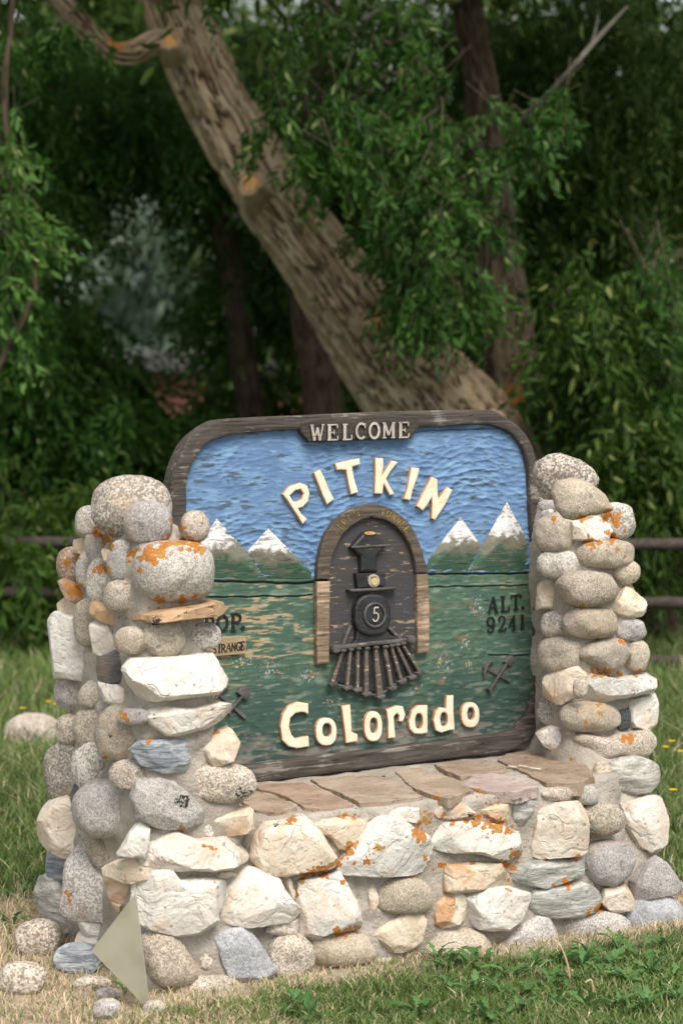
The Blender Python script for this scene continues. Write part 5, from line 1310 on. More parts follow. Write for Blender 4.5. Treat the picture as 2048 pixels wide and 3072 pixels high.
def tube_mesh(path, radii, n_al, n_ar, seed, ridge=0.0, lich=None):
    P = spline(np.column_stack([np.array(path), np.array(radii)]), n_al)
    R = P[:, 3]; P = P[:, :3]
    T = np.gradient(P, axis=0); T /= np.linalg.norm(T, axis=1, keepdims=True)
    ref = np.array([0.3, -0.9, 0.2]); X = np.cross(T, ref); X /= np.linalg.norm(X, axis=1, keepdims=True); Y = np.cross(T, X)
    th = np.linspace(0, 2 * np.pi, n_ar, endpoint=False)
    sl = np.concatenate([[0], np.cumsum(np.linalg.norm(np.diff(P, axis=0), axis=1))])
    rg, att = [], []
    cs, sn = np.cos(th), np.sin(th)
    V = []
    for i in range(n_al):
        q = np.stack([cs * R[i] * 56, sn * R[i] * 56, np.full(n_ar, sl[i] * 4.4)], 1)
        q[:, :2] += 1.1 * (vnoise(np.stack([cs * R[i] * 9, sn * R[i] * 9, np.full(n_ar, sl[i] * 7)], 1), seed + 4) - 0.5)[:, None]
        n = fbm(q, seed, 3)
        rd = np.clip(1 - np.abs(n - 0.5) * 9.0, 0, 1)          # furrows where the noise crosses its middle
        rv = (1 - rd) * (0.55 + 0.45 * sstep(0.30, 0.62, n))
        bumpy = fbm(np.stack([cs * 1.3, sn * 1.3, np.full(n_ar, sl[i] * 1.6)], 1), seed + 8, 2) - 0.5
        rr = R[i] * (1 + 0.20 * bumpy) + ridge * (rv - 0.6)
        V.append(P[i] + cs[:, None] * rr[:, None] * X[i] + sn[:, None] * rr[:, None] * Y[i]); att.append(rv)
    V = np.concatenate(V); att = np.concatenate(att)
    idx = np.arange((n_al - 1) * n_ar); r, c = idx // n_ar, idx % n_ar
    F = np.stack([idx, r * n_ar + (c + 1) % n_ar, (r + 1) * n_ar + (c + 1) % n_ar, idx + n_ar], 1)
    li = np.zeros(len(V))
    for (p, rad) in (lich or []):
        li = np.maximum(li, 1.3 * np.exp(-(np.linalg.norm(V - p, axis=1) / rad) ** 2) * (fbm(V * 22, 3, 3) > 0.45))
    return V, F, {'ridge': att, 'lichen': np.clip(li, 0, 1)}

def stem(name, parent, path, depth, px, seed, n_al=120, n_ar=48, ridge=0.02, mat='bark', lich=None):
    dep = depth if isinstance(depth, (list, tuple)) else [depth] * len(path)
    P = [dpt(u, v, z) for (u, v), z in zip(path, dep)]
    R = [r * px_m(z) for r, z in zip(px, dep)]
    V, F, at = tube_mesh(P, R, n_al, n_ar, seed, ridge, lich)
    return build(name, V, F, M[mat], parent, attrs=at)

LEAF = np.array([[0, 0, 0], [0.28, 0.13, 0.05], [0.62, 0.12, 0.03], [1, 0, -0.10], [0.62, -0.12, 0.03], [0.28, -0.13, 0.05]])

def foliage(name, parent, clumps, mat, rg, leaf=0.062, n_leaf=42, length=0.34, droop=0.6, gaps=(), twigs=True, size_jit=0.35, tone=0.0, edge=None):
    """drooping sprays of lance-shaped leaves filling the given clumps: (u, v, depth, ru, rv, rd, count)"""
    C = []
    for (u, v, d, ru, rv, rd, n) in clumps:
        q = rg.normal(size=(n * 3, 3)); q /= np.linalg.norm(q, axis=1, keepdims=True)
        q *= rg.uniform(0, 1, (n * 3, 1)) ** (1 / 2.4)
        uu, vv, dd = u + q[:, 0] * ru, v + q[:, 1] * rv, d + q[:, 2] * rd
        ok = np.ones(len(uu), bool)
        for (gu, gv, gru, grv) in gaps:
            e = ((uu - gu) / gru) ** 2 + ((vv - gv) / grv) ** 2
            ok &= e > rg.uniform(0.75, 1.25, len(uu))
        if edge is not None:
            ok &= uu > np.interp(vv, edge[0], edge[1])
        k = np.where(ok)[0][:n]
        C.append(np.array([dpt(uu[i], vv[i], dd[i]) for i in k]).reshape(-1, 3))
    C = np.concatenate(C); N = len(C)
    dirs = rg.normal(size=(N, 3)); dirs[:, 2] = -abs(dirs[:, 2]) * 0.6 - droop * rg.uniform(0.2, 1.2, N)
    dirs /= np.linalg.norm(dirs, axis=1, keepdims=True)
    Ls = length * rg.uniform(0.6, 1.4, N)
    t = np.linspace(0.05, 1.0, n_leaf)[None, :] + rg.uniform(-0.02, 0.02, (N, n_leaf))
    side = np.cross(dirs, rg.normal(size=(N, 3))); side /= np.linalg.norm(side, axis=1, keepdims=True)
    side2 = np.cross(dirs, side)
    ph = np.arange(n_leaf)[None] * 2.4 + rg.uniform(0, 6.28, (N, 1))
    # a few side shoots so that a spray is a little fan, not a bottle brush
    shoot = (np.arange(n_leaf) % 5)[None, :] + 0 * ph
    sh_dir = np.cos(shoot * 1.256 + ph[:, :1])[..., None] * side[:, None] + np.sin(shoot * 1.256 + ph[:, :1])[..., None] * side2[:, None]
    base = C[:, None] + dirs[:, None] * (Ls[:, None] * t * 0.9)[..., None] + sh_dir * (Ls[:, None] * 0.30 * t * (1.1 - 0.4 * t))[..., None]
    base[..., 2] -= (t ** 2) * Ls[:, None] * 0.25
    out = np.cos(ph)[..., None] * side[:, None] + np.sin(ph)[..., None] * side2[:, None]
    ld = out * 0.7 + dirs[:, None] * 0.55 + np.array([0, 0, -0.45]) + rg.normal(size=(N, n_leaf, 3)) * 0.25
    ld /= np.linalg.norm(ld, axis=2, keepdims=True)
    nn = np.cross(ld, rg.normal(size=(N, n_leaf, 3)) * 0.6 + np.array([0.2, -0.4, 0.0])); nn /= np.linalg.norm(nn, axis=2, keepdims=True)
    zz = np.cross(ld, nn)
    sz = leaf * rg.uniform(1 - size_jit, 1 + size_jit, (N, n_leaf))
    V = (base[:, :, None] + sz[..., None, None] * (LEAF[None, None, :, 0:1] * ld[:, :, None] + LEAF[None, None, :, 1:2] * nn[:, :, None] * 1.15 + LEAF[None, None, :, 2:3] * zz[:, :, None]))
    V = V.reshape(-1, 3); K = N * n_leaf
    b = np.arange(K)[:, None] * 6
    F = np.concatenate([b + np.array([[0, 3, 2, 1]]), b + np.array([[0, 5, 4, 3]])])
    tint = np.clip(rg.uniform(0, 1, (N, 1)) * 0.45 + rg.uniform(0, 1, (N, n_leaf)) * 0.5 + tone, 0, 0.84)
    pale = rg.uniform(size=(N, n_leaf)) < 0.05
    tint = np.where(pale, 0.97, tint)
    o = build(name, V, F, M[mat], parent, attrs={'tint': np.repeat(tint.ravel(), 6)})
    o['kind'] = 'stuff'
    if twigs:
        TV, TF = [], []
        tt = np.array([-0.5, 0.0, 0.5, 1.0])
        for i in range(N):
            c = C[i] + dirs[i] * Ls[i] * 0.9 * tt[:, None]; c[:, 2] -= np.sign(tt) * (tt ** 2) * Ls[i] * 0.25
            r = np.array([0.004, 0.003, 0.002, 0.001]) * (length / 0.34)
            b0 = len(TV)
            for k in range(4):
                for a in (0, 2.1, 4.2):
                    TV.append(c[k] + r[k] * (math.cos(a) * side[i] + math.sin(a) * side2[i]))
            for k in range(3):
                for a in range(3):
                    TF.append((b0 + k * 3 + a, b0 + k * 3 + (a + 1) % 3, b0 + k * 3 + 3 + (a + 1) % 3, b0 + k * 3 + 3 + a))
        w = build('twigs', np.array(TV), np.array(TF), M['twig'], parent)
        w['kind'] = 'stuff'
    return o

GAPS = [(325, 560, 155, 190), (260, 640, 95, 100), (400, 650, 80, 90), (592, 20, 34, 48), (18, 50, 34, 60), (420, 850, 52, 100), (640, 850, 52, 80), (585, 840, 30, 50)]

def ground_at(u, v, depth):
    p = dpt(u, v, depth); return (p[0], p[1], float(ground_z(np.array([p[0]]), np.array([p[1]]))[0]))

rg = np.random.default_rng(11)
# the leaning tree -------------------------------------------------------
D0 = 12.3
lean_tree = thing('leaning_tree', ground_at(1190, 1455, D0), 'big old tree with a thick furrowed trunk leaning left behind the sign', 'tree')
mp = [(1195,1475),(1150,1250),(1075,1050),(985,930),(880,800),(735,600),(592,400),(478,200),(425,80),(390,0),(330,-180),(240,-420)]
md = [12.3,12.3,12.3,12.25,12.2,12.1,12.0,11.9,11.85,11.8,11.7,11.6]
stem('trunk', lean_tree, mp, md, [185,165,152,136,112,88,80,73,70,66,58,40], 41, 460, 230, 0.040, lich=None)
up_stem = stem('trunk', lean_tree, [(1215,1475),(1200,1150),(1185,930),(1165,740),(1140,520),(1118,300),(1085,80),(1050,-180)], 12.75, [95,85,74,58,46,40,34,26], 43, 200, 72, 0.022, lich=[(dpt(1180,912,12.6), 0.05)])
up_stem.color = (0.22, 0.22, 0.22, 1)  # same bark as the trunk, darkened to paint in the foliage shade
up_stem['label'] = 'upright second stem with leaf shade painted into its bark'
stem('limb', lean_tree, [(425,85),(350,100),(300,122),(255,118),(215,80),(160,22),(110,-40),(60,-140)], 11.75, [30,27,25,24,25,25,24,20], 45, 140, 48, 0.018, lich=[(dpt(268,92,11.7), 0.05)])
stem('limb', lean_tree, [(1000,180),(930,120),(860,85),(800,60),(740,0),(690,-90)], 11.6, [6,5.5,5,5,6,7], 46, 60, 12, 0.0, 'twig')
stem('limb', lean_tree, [(800,62),(828,100),(842,130),(868,152),(905,168),(960,172)], 11.55, [4,3.5,3.5,3,2.5,1.5], 47, 50, 10, 0.0, 'dead')
stem('limb', lean_tree, [(802,62),(840,40),(870,22),(890,10)], 11.55, [4,3.5,3,2.5], 47, 30, 10, 0.0, 'dead')
stem('dead_branch', lean_tree, [(1140,360),(1200,275),(1262,212),(1318,150),(1350,112),(1395,62),(1440,14)], [12.6,12.2,11.8,11.6,11.6,11.6,11.6], [7,6.5,6,6,6,5,2.5], 48, 40, 14, 0.0, 'dead')
stem('dead_branch', lean_tree, [(1356,105),(1366,72),(1373,36)], 11.6, [3.5,3,2], 49, 20, 10, 0.0, 'dead')
for (u, v, r, ddep) in ((393, 100, 15, 11.84), (577, 424, 20, 11.96), (869, 735, 19, 12.12)):      # sawn-off branch stubs
    m = px_m(ddep); ax = nrm(VIEWB * 1.0 + RT * (0.25 if u > 800 else -0.15) + np.array([0, 0, 0.30]))
    c0 = dpt(u, v, ddep - 74 * m - 0.03); X = nrm(np.cross(ax, (0, 0, 1))); Y = np.cross(X, ax)
    th = np.linspace(0, 2 * np.pi, 40, endpoint=False); rows, li = [], []
    wob = 1 + 0.10 * np.sin(th * 3 + u) + 0.05 * np.sin(th * 7 + v)
    for (rad, off) in ((2.4, -0.16), (1.9, -0.06), (1.65, 0.0), (1.50, 0.035), (1.20, 0.045), (0.95, 0.02)):
        rows.append(c0 + ax * off + (np.cos(th)[:, None] * X + np.sin(th)[:, None] * Y) * (rad * r * m * wob)[:, None])
    V = np.concatenate(rows); n = 40
    idx = np.arange(5 * n); rr, cc = idx // n, idx % n
    F = np.stack([idx, rr * n + (cc + 1) % n, (rr + 1) * n + (cc + 1) % n, idx + n], 1)
    V = V + (fbm(V * 40, 5, 2) - 0.5)[:, None] * ax * 0.02
    st_ = build('branch_stub', V, F, M['bark'], lean_tree, attrs={'ridge': np.where(np.arange(len(V)) >= 80, 0.95, 0.45) + 0.3 * fbm(V * 60, 9, 3), 'lichen': np.zeros(len(V))})
    disc = np.concatenate([[c0 + ax * 0.034], c0 + ax * 0.030 + (np.cos(th)[:, None] * X + np.sin(th)[:, None] * Y) * (0.97 * r * m * wob)[:, None]])
    build('cut_face', disc, [(0, 1 + k, 1 + (k + 1) % n) for k in range(n)], M['cut'], st_)
near = [(800,110,11.3,250,150,0.6,43),(700,310,11.2,130,110,0.5,18),(880,340,11.2,190,140,0.6,43),(960,470,11.2,140,90,0.5,24),(1020,600,11.3,140,110,0.5,36),
        (950,690,11.4,110,55,0.4,18),(1060,690,11.4,90,60,0.4,14),(640,340,11.2,70,50,0.3,6),(900,560,11.4,90,80,0.4,10),(1040,250,11.5,110,160,0.5,24),
        (1240,250,11.3,60,50,0.2,10),(1300,190,11.3,30,25,0.1,4),(1180,330,11.4,60,60,0.2,9),(1080,440,11.5,70,120,0.4,17)]
foliage('crown', lean_tree, near, 'leaf', rg, 0.060, 36, 0.24, 0.8, edge=((-100, 0, 150, 250, 330, 420, 520, 620, 700, 800), (560, 570, 600, 610, 660, 760, 830, 900, 930, 960)))
foliage('crown', lean_tree, [(140,60,11.3,55,40,0.3,12),(60,80,11.5,60,80,0.5,10),(470,-5,11.2,14,8,0.1,2),(600,290,11.3,25,25,0.1,3)], 'leaf', rg, 0.060, 26, 0.20, 0.8)
# unseen crown high above the frame, added to keep sky light off the background
over = [(700,-700,11.8,900,520,1.6,420),(1500,-650,12.2,600,480,1.6,240),(-100,-600,12.2,600,420,1.6,240),(700,-1300,12.0,1100,420,2.0,260)]
foliage('crown', lean_tree, over, 'leaf_dark', rg, 0.13, 26, 0.7, 0.4, twigs=False)

# trees and shrubs behind -------------------------------------------------
def back_tree(name, label, root, stem_path, depth, px, seed, clumps, mat='leaf_dark', leaf=0.07, nl=40, length=0.42, group=None, ridge=0.015, tone=0.0, gaps=GAPS, twigs=False):
    t = thing(name, ground_at(*root, depth), label, 'tree', group)
    if stem_path:
        stem('trunk', t, stem_path, depth, px, seed, 120, 40, ridge).color = (0.18, 0.18, 0.18, 1)  # canopy shade put into the trunk colour
    foliage('crown', t, clumps, mat, np.random.default_rng(seed), leaf, nl, length, 0.6, gaps, twigs, tone=tone)
    return t

back_tree('shade_tree', 'dark thin tree showing left of the leaning trunk below its limb', (600, 1400),
          [(605,1440),(590,1150),(562,850),(530,600),(482,430),(430,290),(385,120),(330,-120)], 14.6, [34,32,30,30,28,24,20,12], 61,
          [(330,330,14.6,230,130,0.9,170),(120,330,14.2,160,220,0.9,190),(110,760,14.0,170,170,0.8,150),(500,620,15.2,150,200,0.8,120),(520,250,15.0,200,150,0.8,110),(250,160,14.8,260,120,0.9,120)], mat='leaf', tone=0.08)
back_tree('shade_tree', 'shadowy tree right behind the foot of the leaning trunk', (760, 1400),
          [(768,1440),(750,1050),(738,880),(705,700),(690,500),(720,250),(760,0)], 13.9, [52,48,46,40,30,22,12], 62,
          [(850,250,14.6,420,330,0.9,280),(820,620,15.0,230,260,0.8,150),(1000,850,14.8,160,160,0.6,60)])
back_tree('shade_tree', 'leaning dark tree behind the rail fence at right', (1540, 1500),
          [(1545,1570),(1520,1460),(1496,1360),(1472,1200),(1450,1050),(1430,960)], 12.0, [44,40,36,30,22,10], 63,
          [(1500,1080,11.6,130,110,0.3,46),(1430,980,11.6,120,90,0.3,30),(1380,720,11.7,120,160,0.4,50),(1400,330,14.2,330,360,1.0,330),(1450,760,14.4,260,230,0.8,200),(1250,560,14.2,170,260,0.8,150),(1300,80,13.8,380,160,0.9,170)], gaps=GAPS)
back_tree('leafy_tree', 'lighter leafy tree hanging in at the right edge', (1700, 1450),
          [(1740,1480),(1720,1100),(1690,700),(1650,400)], 12.2, [30,26,20,10], 64,
          [(1500,620,12.0,90,150,0.5,34),(1340,830,12.1,110,90,0.4,34),(1420,900,12.2,150,90,0.5,44),(1250,880,12.2,60,90,0.4,14),(1540,760,12.0,70,110,0.4,22),(1310,720,12.2,60,70,0.3,10)],
          mat='leaf', leaf=0.062, nl=42, length=0.33, tone=0.05, gaps=(), twigs=True)
back_tree('leafy_tree', 'softly lit leafy tree filling the upper left behind the limb', (-60, 1400),
          [(-90,1440),(-70,1000),(-20,600),(60,200)], 13.4, [30,26,20,8], 66,
          [(90,200,13.4,150,150,0.5,70),(60,480,13.4,120,140,0.5,50),(60,800,13.2,140,160,0.5,70),(220,960,13.3,180,120,0.5,70),(330,250,13.6,150,60,0.4,40),(470,1000,13.6,130,80,0.4,40)],
          mat='leaf', leaf=0.064, nl=40, length=0.34, tone=0.12)
back_tree('young_tree', 'slender young tree with bright leaves at the left edge', (-160, 1440),
          [(-160,1440),(-120,1100),(60,720),(82,640),(62,500),(22,330),(12,200),(30,20),(48,-120)], 10.9, [10,9,8,7.5,7,7,7,6,5], 65,
          [(20,330,10.8,50,25,0.2,6),(30,440,10.9,60,70,0.3,10),(40,560,10.9,70,60,0.3,9),(20,680,10.9,60,80,0.3,6),(10,230,11.0,50,60,0.3,4)],
          mat='leaf_lit', leaf=0.060, nl=34, length=0.26, ridge=0.004, tone=0.1, gaps=(), twigs=True)
SH = [('bushy dark shrub hanging over the fence at far left', 60, 1000, 14.2, 300, 300, 330),
      ('dense dark shrub behind the stone pier with the widest boulder', 330, 1060, 14.6, 260, 270, 280),
      ('dark shrub close behind the top left corner of the sign', 580, 1060, 15.2, 200, 240, 220),
      ('deep shaded shrub behind the upper right corner of the sign', 1320, 1120, 14.6, 240, 260, 270),
      ('dark shrub beyond the rails right of the stone pier', 1560, 1130, 14.0, 220, 290, 260),
      ('leafy shrub pushing through the rails at the far left', 20, 1270, 11.9, 150, 240, 90),
      ('leafy shrub behind the rails beside the left pier', 210, 1290, 12.1, 130, 230, 90),
      ('leafy shrub behind the top rails right of the right pier', 1530, 1200, 12.3, 110, 160, 60),
      ('shadowy shrub behind the middle of the sign', 900, 1150, 15.4, 260, 220, 180)]
for i, (lab, u, v, d, ru, rv, n) in enumerate(SH):
    t = thing('shrub', ground_at(u, 1400, d), lab, 'shrub', 'shrubs along the fence')
    foliage('foliage', t, [(u, v, d, ru, rv, 0.9, n)], 'leaf_dark', np.random.default_rng(80 + i), 0.075, 40, 0.42, 0.5, GAPS, False, tone=0.08 if i in (0, 4, 5, 6) else 0.0)
    for k in range(5):
        a = rg.uniform(-0.6, 0.6)
        stem('stem', t, [(u + a * 60, 1430), (u + a * 140, 1250), (u + a * 190, max(1060, v - 20))], d, [5, 4, 2.5], 90 + k, 16, 8, 0.0, 'twig')
FAR = [('tall dark tree far behind the left edge', -60, 350, 19.5, 260, 650, 300), ('tall dark tree far behind the gap in the leaves', 330, 20, 20.5, 260, 220, 190),
       ('tall dark tree far behind the leaning trunk', 760, 500, 20, 260, 620, 360), ('tall dark tree far behind the upright stem', 1120, 500, 20.5, 260, 640, 360),
       ('tall dark tree far behind the dead branch', 1430, 450, 19.5, 260, 640, 360), ('tall dark tree far behind the right edge', 1720, 480, 20, 230, 640, 260),
       ('tall dark tree standing beyond the left end of the fence', -480, 420, 19, 280, 700, 240), ('tall dark tree standing beyond the right end of the fence', 2080, 420, 19, 280, 700, 240),
       ('low dark thicket far behind the left shrubs', 180, 1080, 20, 330, 220, 240), ('low dark thicket far behind the sign', 600, 1080, 20.5, 330, 230, 240)]
for i, (lab, u, v, d, ru, rv, n) in enumerate(FAR):
    back_tree('distant_tree', lab, (u, 1300), [(u + 190 * (v < 100), 1200), (u + 190 * (v < 100), 1000), (u + 170 * (v < 100), 760)], d, [22, 16, 6], 120 + i, [(u, v, d, ru, rv, 1.6, n)], 'leaf_dark', 0.16, 26, 0.8, 'tall trees far behind the fence', gaps=GAPS + [(325, 520, 190, 240)])
for i, (lab, u, v, ru, rv, n) in enumerate((('pale sage bush seen through the gap, upper one', 330, 500, 150, 75, 90), ('pale sage bush seen through the gap, lower right one', 390, 660, 110, 80, 70), ('pale sage bush seen through the gap, lower left one', 250, 700, 100, 70, 60))):
    t = thing('sage_bush', ground_at(u, 900, 34 + i), lab, 'bush', 'pale bushes seen through the gap')
    foliage('foliage', t, [(u, v, 34 + i, ru, rv, 1.0, n)], 'sage', np.random.default_rng(140 + i), 0.20, 30, 0.9, 0.0, (), False)
    stem('stem', t, [(u, 1010), (u + 5, 920), (u, 840)], 34 + i, [8, 6, 4], 150, 16, 8, 0.0, 'twig')

# ------------------------------------------------------------------ shed glimpsed through the leaves
def boxv(x0, x1, y0, y1, z0, z1):
    V = [(x, y, z) for z in (z0, z1) for (x, y) in ((x0, y0), (x1, y0), (x1, y1), (x0, y1))]
    return V, [(0, 3, 2, 1), (4, 5, 6, 7), (0, 1, 5, 4), (1, 2, 6, 5), (2, 3, 7, 6), (3, 0, 4, 7)]
sc_ = dpt(530, 900, 24.0); ex, ey = RT[:2], np.array([FW[0], FW[1]]) / math.hypot(FW[0], FW[1])
def shed_part(name, mat, x0, x1, y0, y1, z0, z1, parent, V=None, F=None):
    if V is None: V, F = boxv(x0, x1, y0, y1, z0, z1)
    W = [(sc_[0] + x * ex[0] + y * ey[0], sc_[1] + x * ex[1] + y * ey[1], z) for x, y, z in V]
    return build(name, W, F, M[mat], parent, smooth=False)
shed = thing('garden_shed', (sc_[0], sc_[1], 0), 'salmon pink shed glimpsed through the leaves left of the sign', 'shed')
for k in range(8):
    shed_part('wall_board', 'pink', -1.35, 1.35, 0.0 - 0.004 * (k % 2), 1.6, -0.05 + k * 0.135, -0.05 + k * 0.135 + 0.131, shed)
shed_part('roof', 'roof', 0, 0, 0, 0, 0, 0, shed, [(-1.5, -0.2, 1.03), (1.5, -0.2, 1.03), (1.5, 0.8, 1.20), (-1.5, 0.8, 1.20), (1.5, 1.8, 1.03), (-1.5, 1.8, 1.03), (-1.5, -0.2, 1.07), (1.5, -0.2, 1.07), (1.5, 0.8, 1.24), (-1.5, 0.8, 1.24), (1.5, 1.8, 1.07), (-1.5, 1.8, 1.07)],
          [(0, 3, 2, 1), (3, 5, 4, 2), (6, 7, 8, 9), (9, 8, 10, 11), (0, 1, 7, 6), (5, 11, 10, 4), (1, 2, 8, 7), (2, 4, 10, 8), (3, 0, 6, 9), (5, 3, 9, 11)])

# ------------------------------------------------------------------ rail fence
fence = thing('rail_fence', ground_at(900, 1500, 11.3), 'low old wooden rail fence with three grey rails behind the wall', 'fence')
def fz(u): return 11.6 - 0.6 * (u / 1568.0)
posts = [-620, 262, 830, 1405, 2250]
yl, yr = (1250, 1364, 1480), (1254, 1388, 1521)
for k in range(3):
    for a, b in zip(posts[:-1], posts[1:]):
        P = []
        for t in (0, 0.25, 0.5, 0.75, 1.0):
            u = a - 18 + (b - a + 36) * t
            v = yl[k] + (yr[k] - yl[k]) * u / 1568.0 + 4 * math.sin(t * 3.1 + k + a)
            P.append(dpt(u, v, fz(u)))
        V, F, at = tube_mesh(P, [0.027, 0.031, 0.029, 0.031, 0.026], 40, 12, 200 + k, 0.004)
        build('rail', V, F, M['rail'], fence)
for u in posts:
    p = dpt(u, 1240, fz(u) + 0.05); V, F = boxv(p[0] - 0.06, p[0] + 0.06, p[1] - 0.05, p[1] + 0.05, -0.2, p[2] + 0.06)
    build('post', V, F, M['rail'], fence, smooth=False)

# ------------------------------------------------------------------ loose stones, glass, sticks
def loose(c, box, kind, name, label, sink=0.25, group=None, sub=4):
    u0, v0, u1, v1 = box
    cu, cv, ru, rv = (u0 + u1) / 2, (v0 + v1) / 2, (u1 - u0) / 2, (v1 - v0) / 2
    g = on_ground(*src(c, cu, v1 - rv * sink))
    pts = [src(c, cu + ru * math.copysign(abs(math.cos(a)) ** 0.9, math.cos(a)), cv + rv * math.copysign(abs(math.sin(a)) ** 0.9, math.sin(a))) for a in np.linspace(0, 2 * math.pi, 26, endpoint=False)]
    ce = on_plane(*src(c, cu, cv), g, VIEWB)
    W = np.array([on_plane(u, v, ce, VIEWB) for u, v in pts])
    half = np.mean(np.linalg.norm(W - ce, axis=1)) * 0.8
    V, F = rock_mesh(W, ce, VIEWB, VIEWB, int(900 + u0 + v0), kind in ANG, half, sub)
    mname, col = KIND[kind]
    o = build(name, V, F, M[mname], attrs={'lichen': np.zeros(len(V)), 'black': np.zeros(len(V))}, base=True)
    o.color = (*col, 1)
    tag(o, label, 'stone', group)
loose('L', (40, 935, 725, 1420), 'gp', 'boulder', 'pale round boulder half sunk in the lawn at left')
loose('F', (88, 405, 382, 640), 'gp', 'loose_stone', 'pink speckled granite cobble at the left foot of the wall')
loose('F', (315, 552, 600, 730), 'b', 'loose_stone', 'blue grey angular rock beside the glass sheet')
loose('F', (-30, 660, 285, 850), 'gp', 'loose_stone', 'flat pale stone in dry grass at the lower left edge')
loose('F', (548, 872, 712, 1000), 'gf', 'loose_stone', 'small light stone in front of the glass sheet')
loose('F', (430, 745, 660, 830), 'gp', 'loose_stone', 'low buff stone sunk in straw behind the small light stone', 0.6)
loose('F', (835, 885, 985, 985), 'gp', 'loose_stone', 'flat reddish stone in bare soil below the glass tip', 0.6)
loose('F', (560, 810, 720, 880), 'gf', 'loose_stone', 'pale sunken stone left of the small green leaf', 0.7)

ga = on_ground(*src('F', 905, 890), -0.01) - FW * 0.10
ga[2] = -0.005
gpn = nrm(VIEWB + np.array([-0.12, 0, 0.06]))
gb_, gt_ = on_plane(*src('F', 540, 590), ga, gpn), on_plane(*src('F', 800, 252), ga, gpn)
gl_ = gb_.copy(); gl_[2] = -0.005
gn = nrm(np.cross(gb_ - ga, gt_ - ga)); gn = gn if np.dot(gn, VIEWB) > 0 else -gn
tri = [ga, gb_, gt_]
V = [p + gn * 0.004 for p in tri] + [p - gn * 0.004 for p in tri]
o = build('glass_sheet', V, [(0, 1, 2), (5, 4, 3), (0, 3, 4, 1), (1, 4, 5, 2), (2, 5, 3, 0)], M['glass'], smooth=False, base=True)
tag(o, 'cloudy greenish triangular glass sheet leaning on the wall corner', 'glass sheet')

def twig_thing(name, label, P, r, mat, cat):
    V, F, at = tube_mesh(P, r, 24, 8, 5, 0.0)
    tag(build(name, V, F, M[mat], base=True), label, cat)
zt = ZL + 0.007
twig_thing('twig', 'longer bleached twig lying on the brown ledge slab', [on_plane(*src('D', u, v), (0, 0, zt), (0, 0, 1)) for u, v in ((465,330),(510,336),(560,348),(612,353))], [0.003] * 4, 'stick', 'twig')
twig_thing('twig', 'short bleached twig on the mortar beside the brown slab', [on_plane(*src('D', u, v), (0, 0, zt), (0, 0, 1)) for u, v in ((395,332),(420,337),(452,341))], [0.003] * 3, 'stick', 'twig')
g0 = on_ground(1710, 2955); 
twig_thing('dry_stalk', 'tall bare tan stalk arching up from the weeds', [on_plane(u, v, g0, VIEWB) for u, v in ((1712,2962),(1704,2910),(1694,2870),(1680,2840),(1660,2820))], [0.0035,0.003,0.003,0.0025,0.002], 'straw', 'stalk')
g0 = on_ground(1640, 2925)
twig_thing('dry_stalk', 'bent brown stalk drooping over at the weeds', [on_plane(u, v, g0, VIEWB) for u, v in ((1582,2935),(1600,2918),(1625,2909),(1642,2918),(1649,2933))], [0.003] * 5, 'straw', 'stalk')
g0 = on_ground(1780, 2985)
twig_thing('dry_stalk', 'short broken stalk low in the weeds', [on_plane(u, v, g0, VIEWB) for u, v in ((1779,2978),(1776,2958),(1771,2940),(1755,2947))], [0.003] * 4, 'straw', 'stalk')

# ------------------------------------------------------------------ yellow flowers
FLAB = ['lower left yellow flower of the pair right of the wall', 'upper right yellow flower of the pair right of the wall', 'yellow flower at the right picture edge', 'lowest yellow flower right of the wall', 'lone yellow flower above the pale boulder', 'leftmost yellow flower of the cluster by the left pier', 'second yellow flower of the cluster by the left pier', 'lowest yellow flower of the cluster by the left pier', 'topmost yellow flower of the cluster by the left pier']
def flower(u, v, i):
    hgt = 0.13
    top = on_plane(u, v, (0, 0, hgt), (0, 0, 1))
    t = thing('yellow_flower', (top[0], top[1], 0.0), FLAB[i], 'flower', 'yellow flowers right of the wall' if u > 1000 else 'yellow flowers left of the wall')
    V, F, at = tube_mesh([(top[0] + 0.01, top[1], -0.02), (top[0], top[1] + 0.005, hgt * 0.6), top], [0.002, 0.002, 0.0018], 8, 6, 3)
    build('stem', V, F, M['stem'], t)
    for k in range(7):
        a = k * 2 * math.pi / 7; d = np.array([math.cos(a), math.sin(a), 0.35]); s_ = np.array([-math.sin(a), math.cos(a), 0])
        L = 0.016
        build('petal', [top, top + d * L * 0.6 + s_ * 0.006, top + d * L, top + d * L * 0.6 - s_ * 0.006, top + d * L * 0.5 + np.array([0, 0, 0.004])], [(0, 3, 4), (3, 2, 4), (2, 1, 4), (1, 0, 4)], M['petal'], t)
for i, (u, v) in enumerate([(1996,2243),(2013,2226),(2042,2256),(2018,2372),(69,2127),(147,2107),(170,2114),(182,2119),(185,2103)]):
    flower(u, v, i)

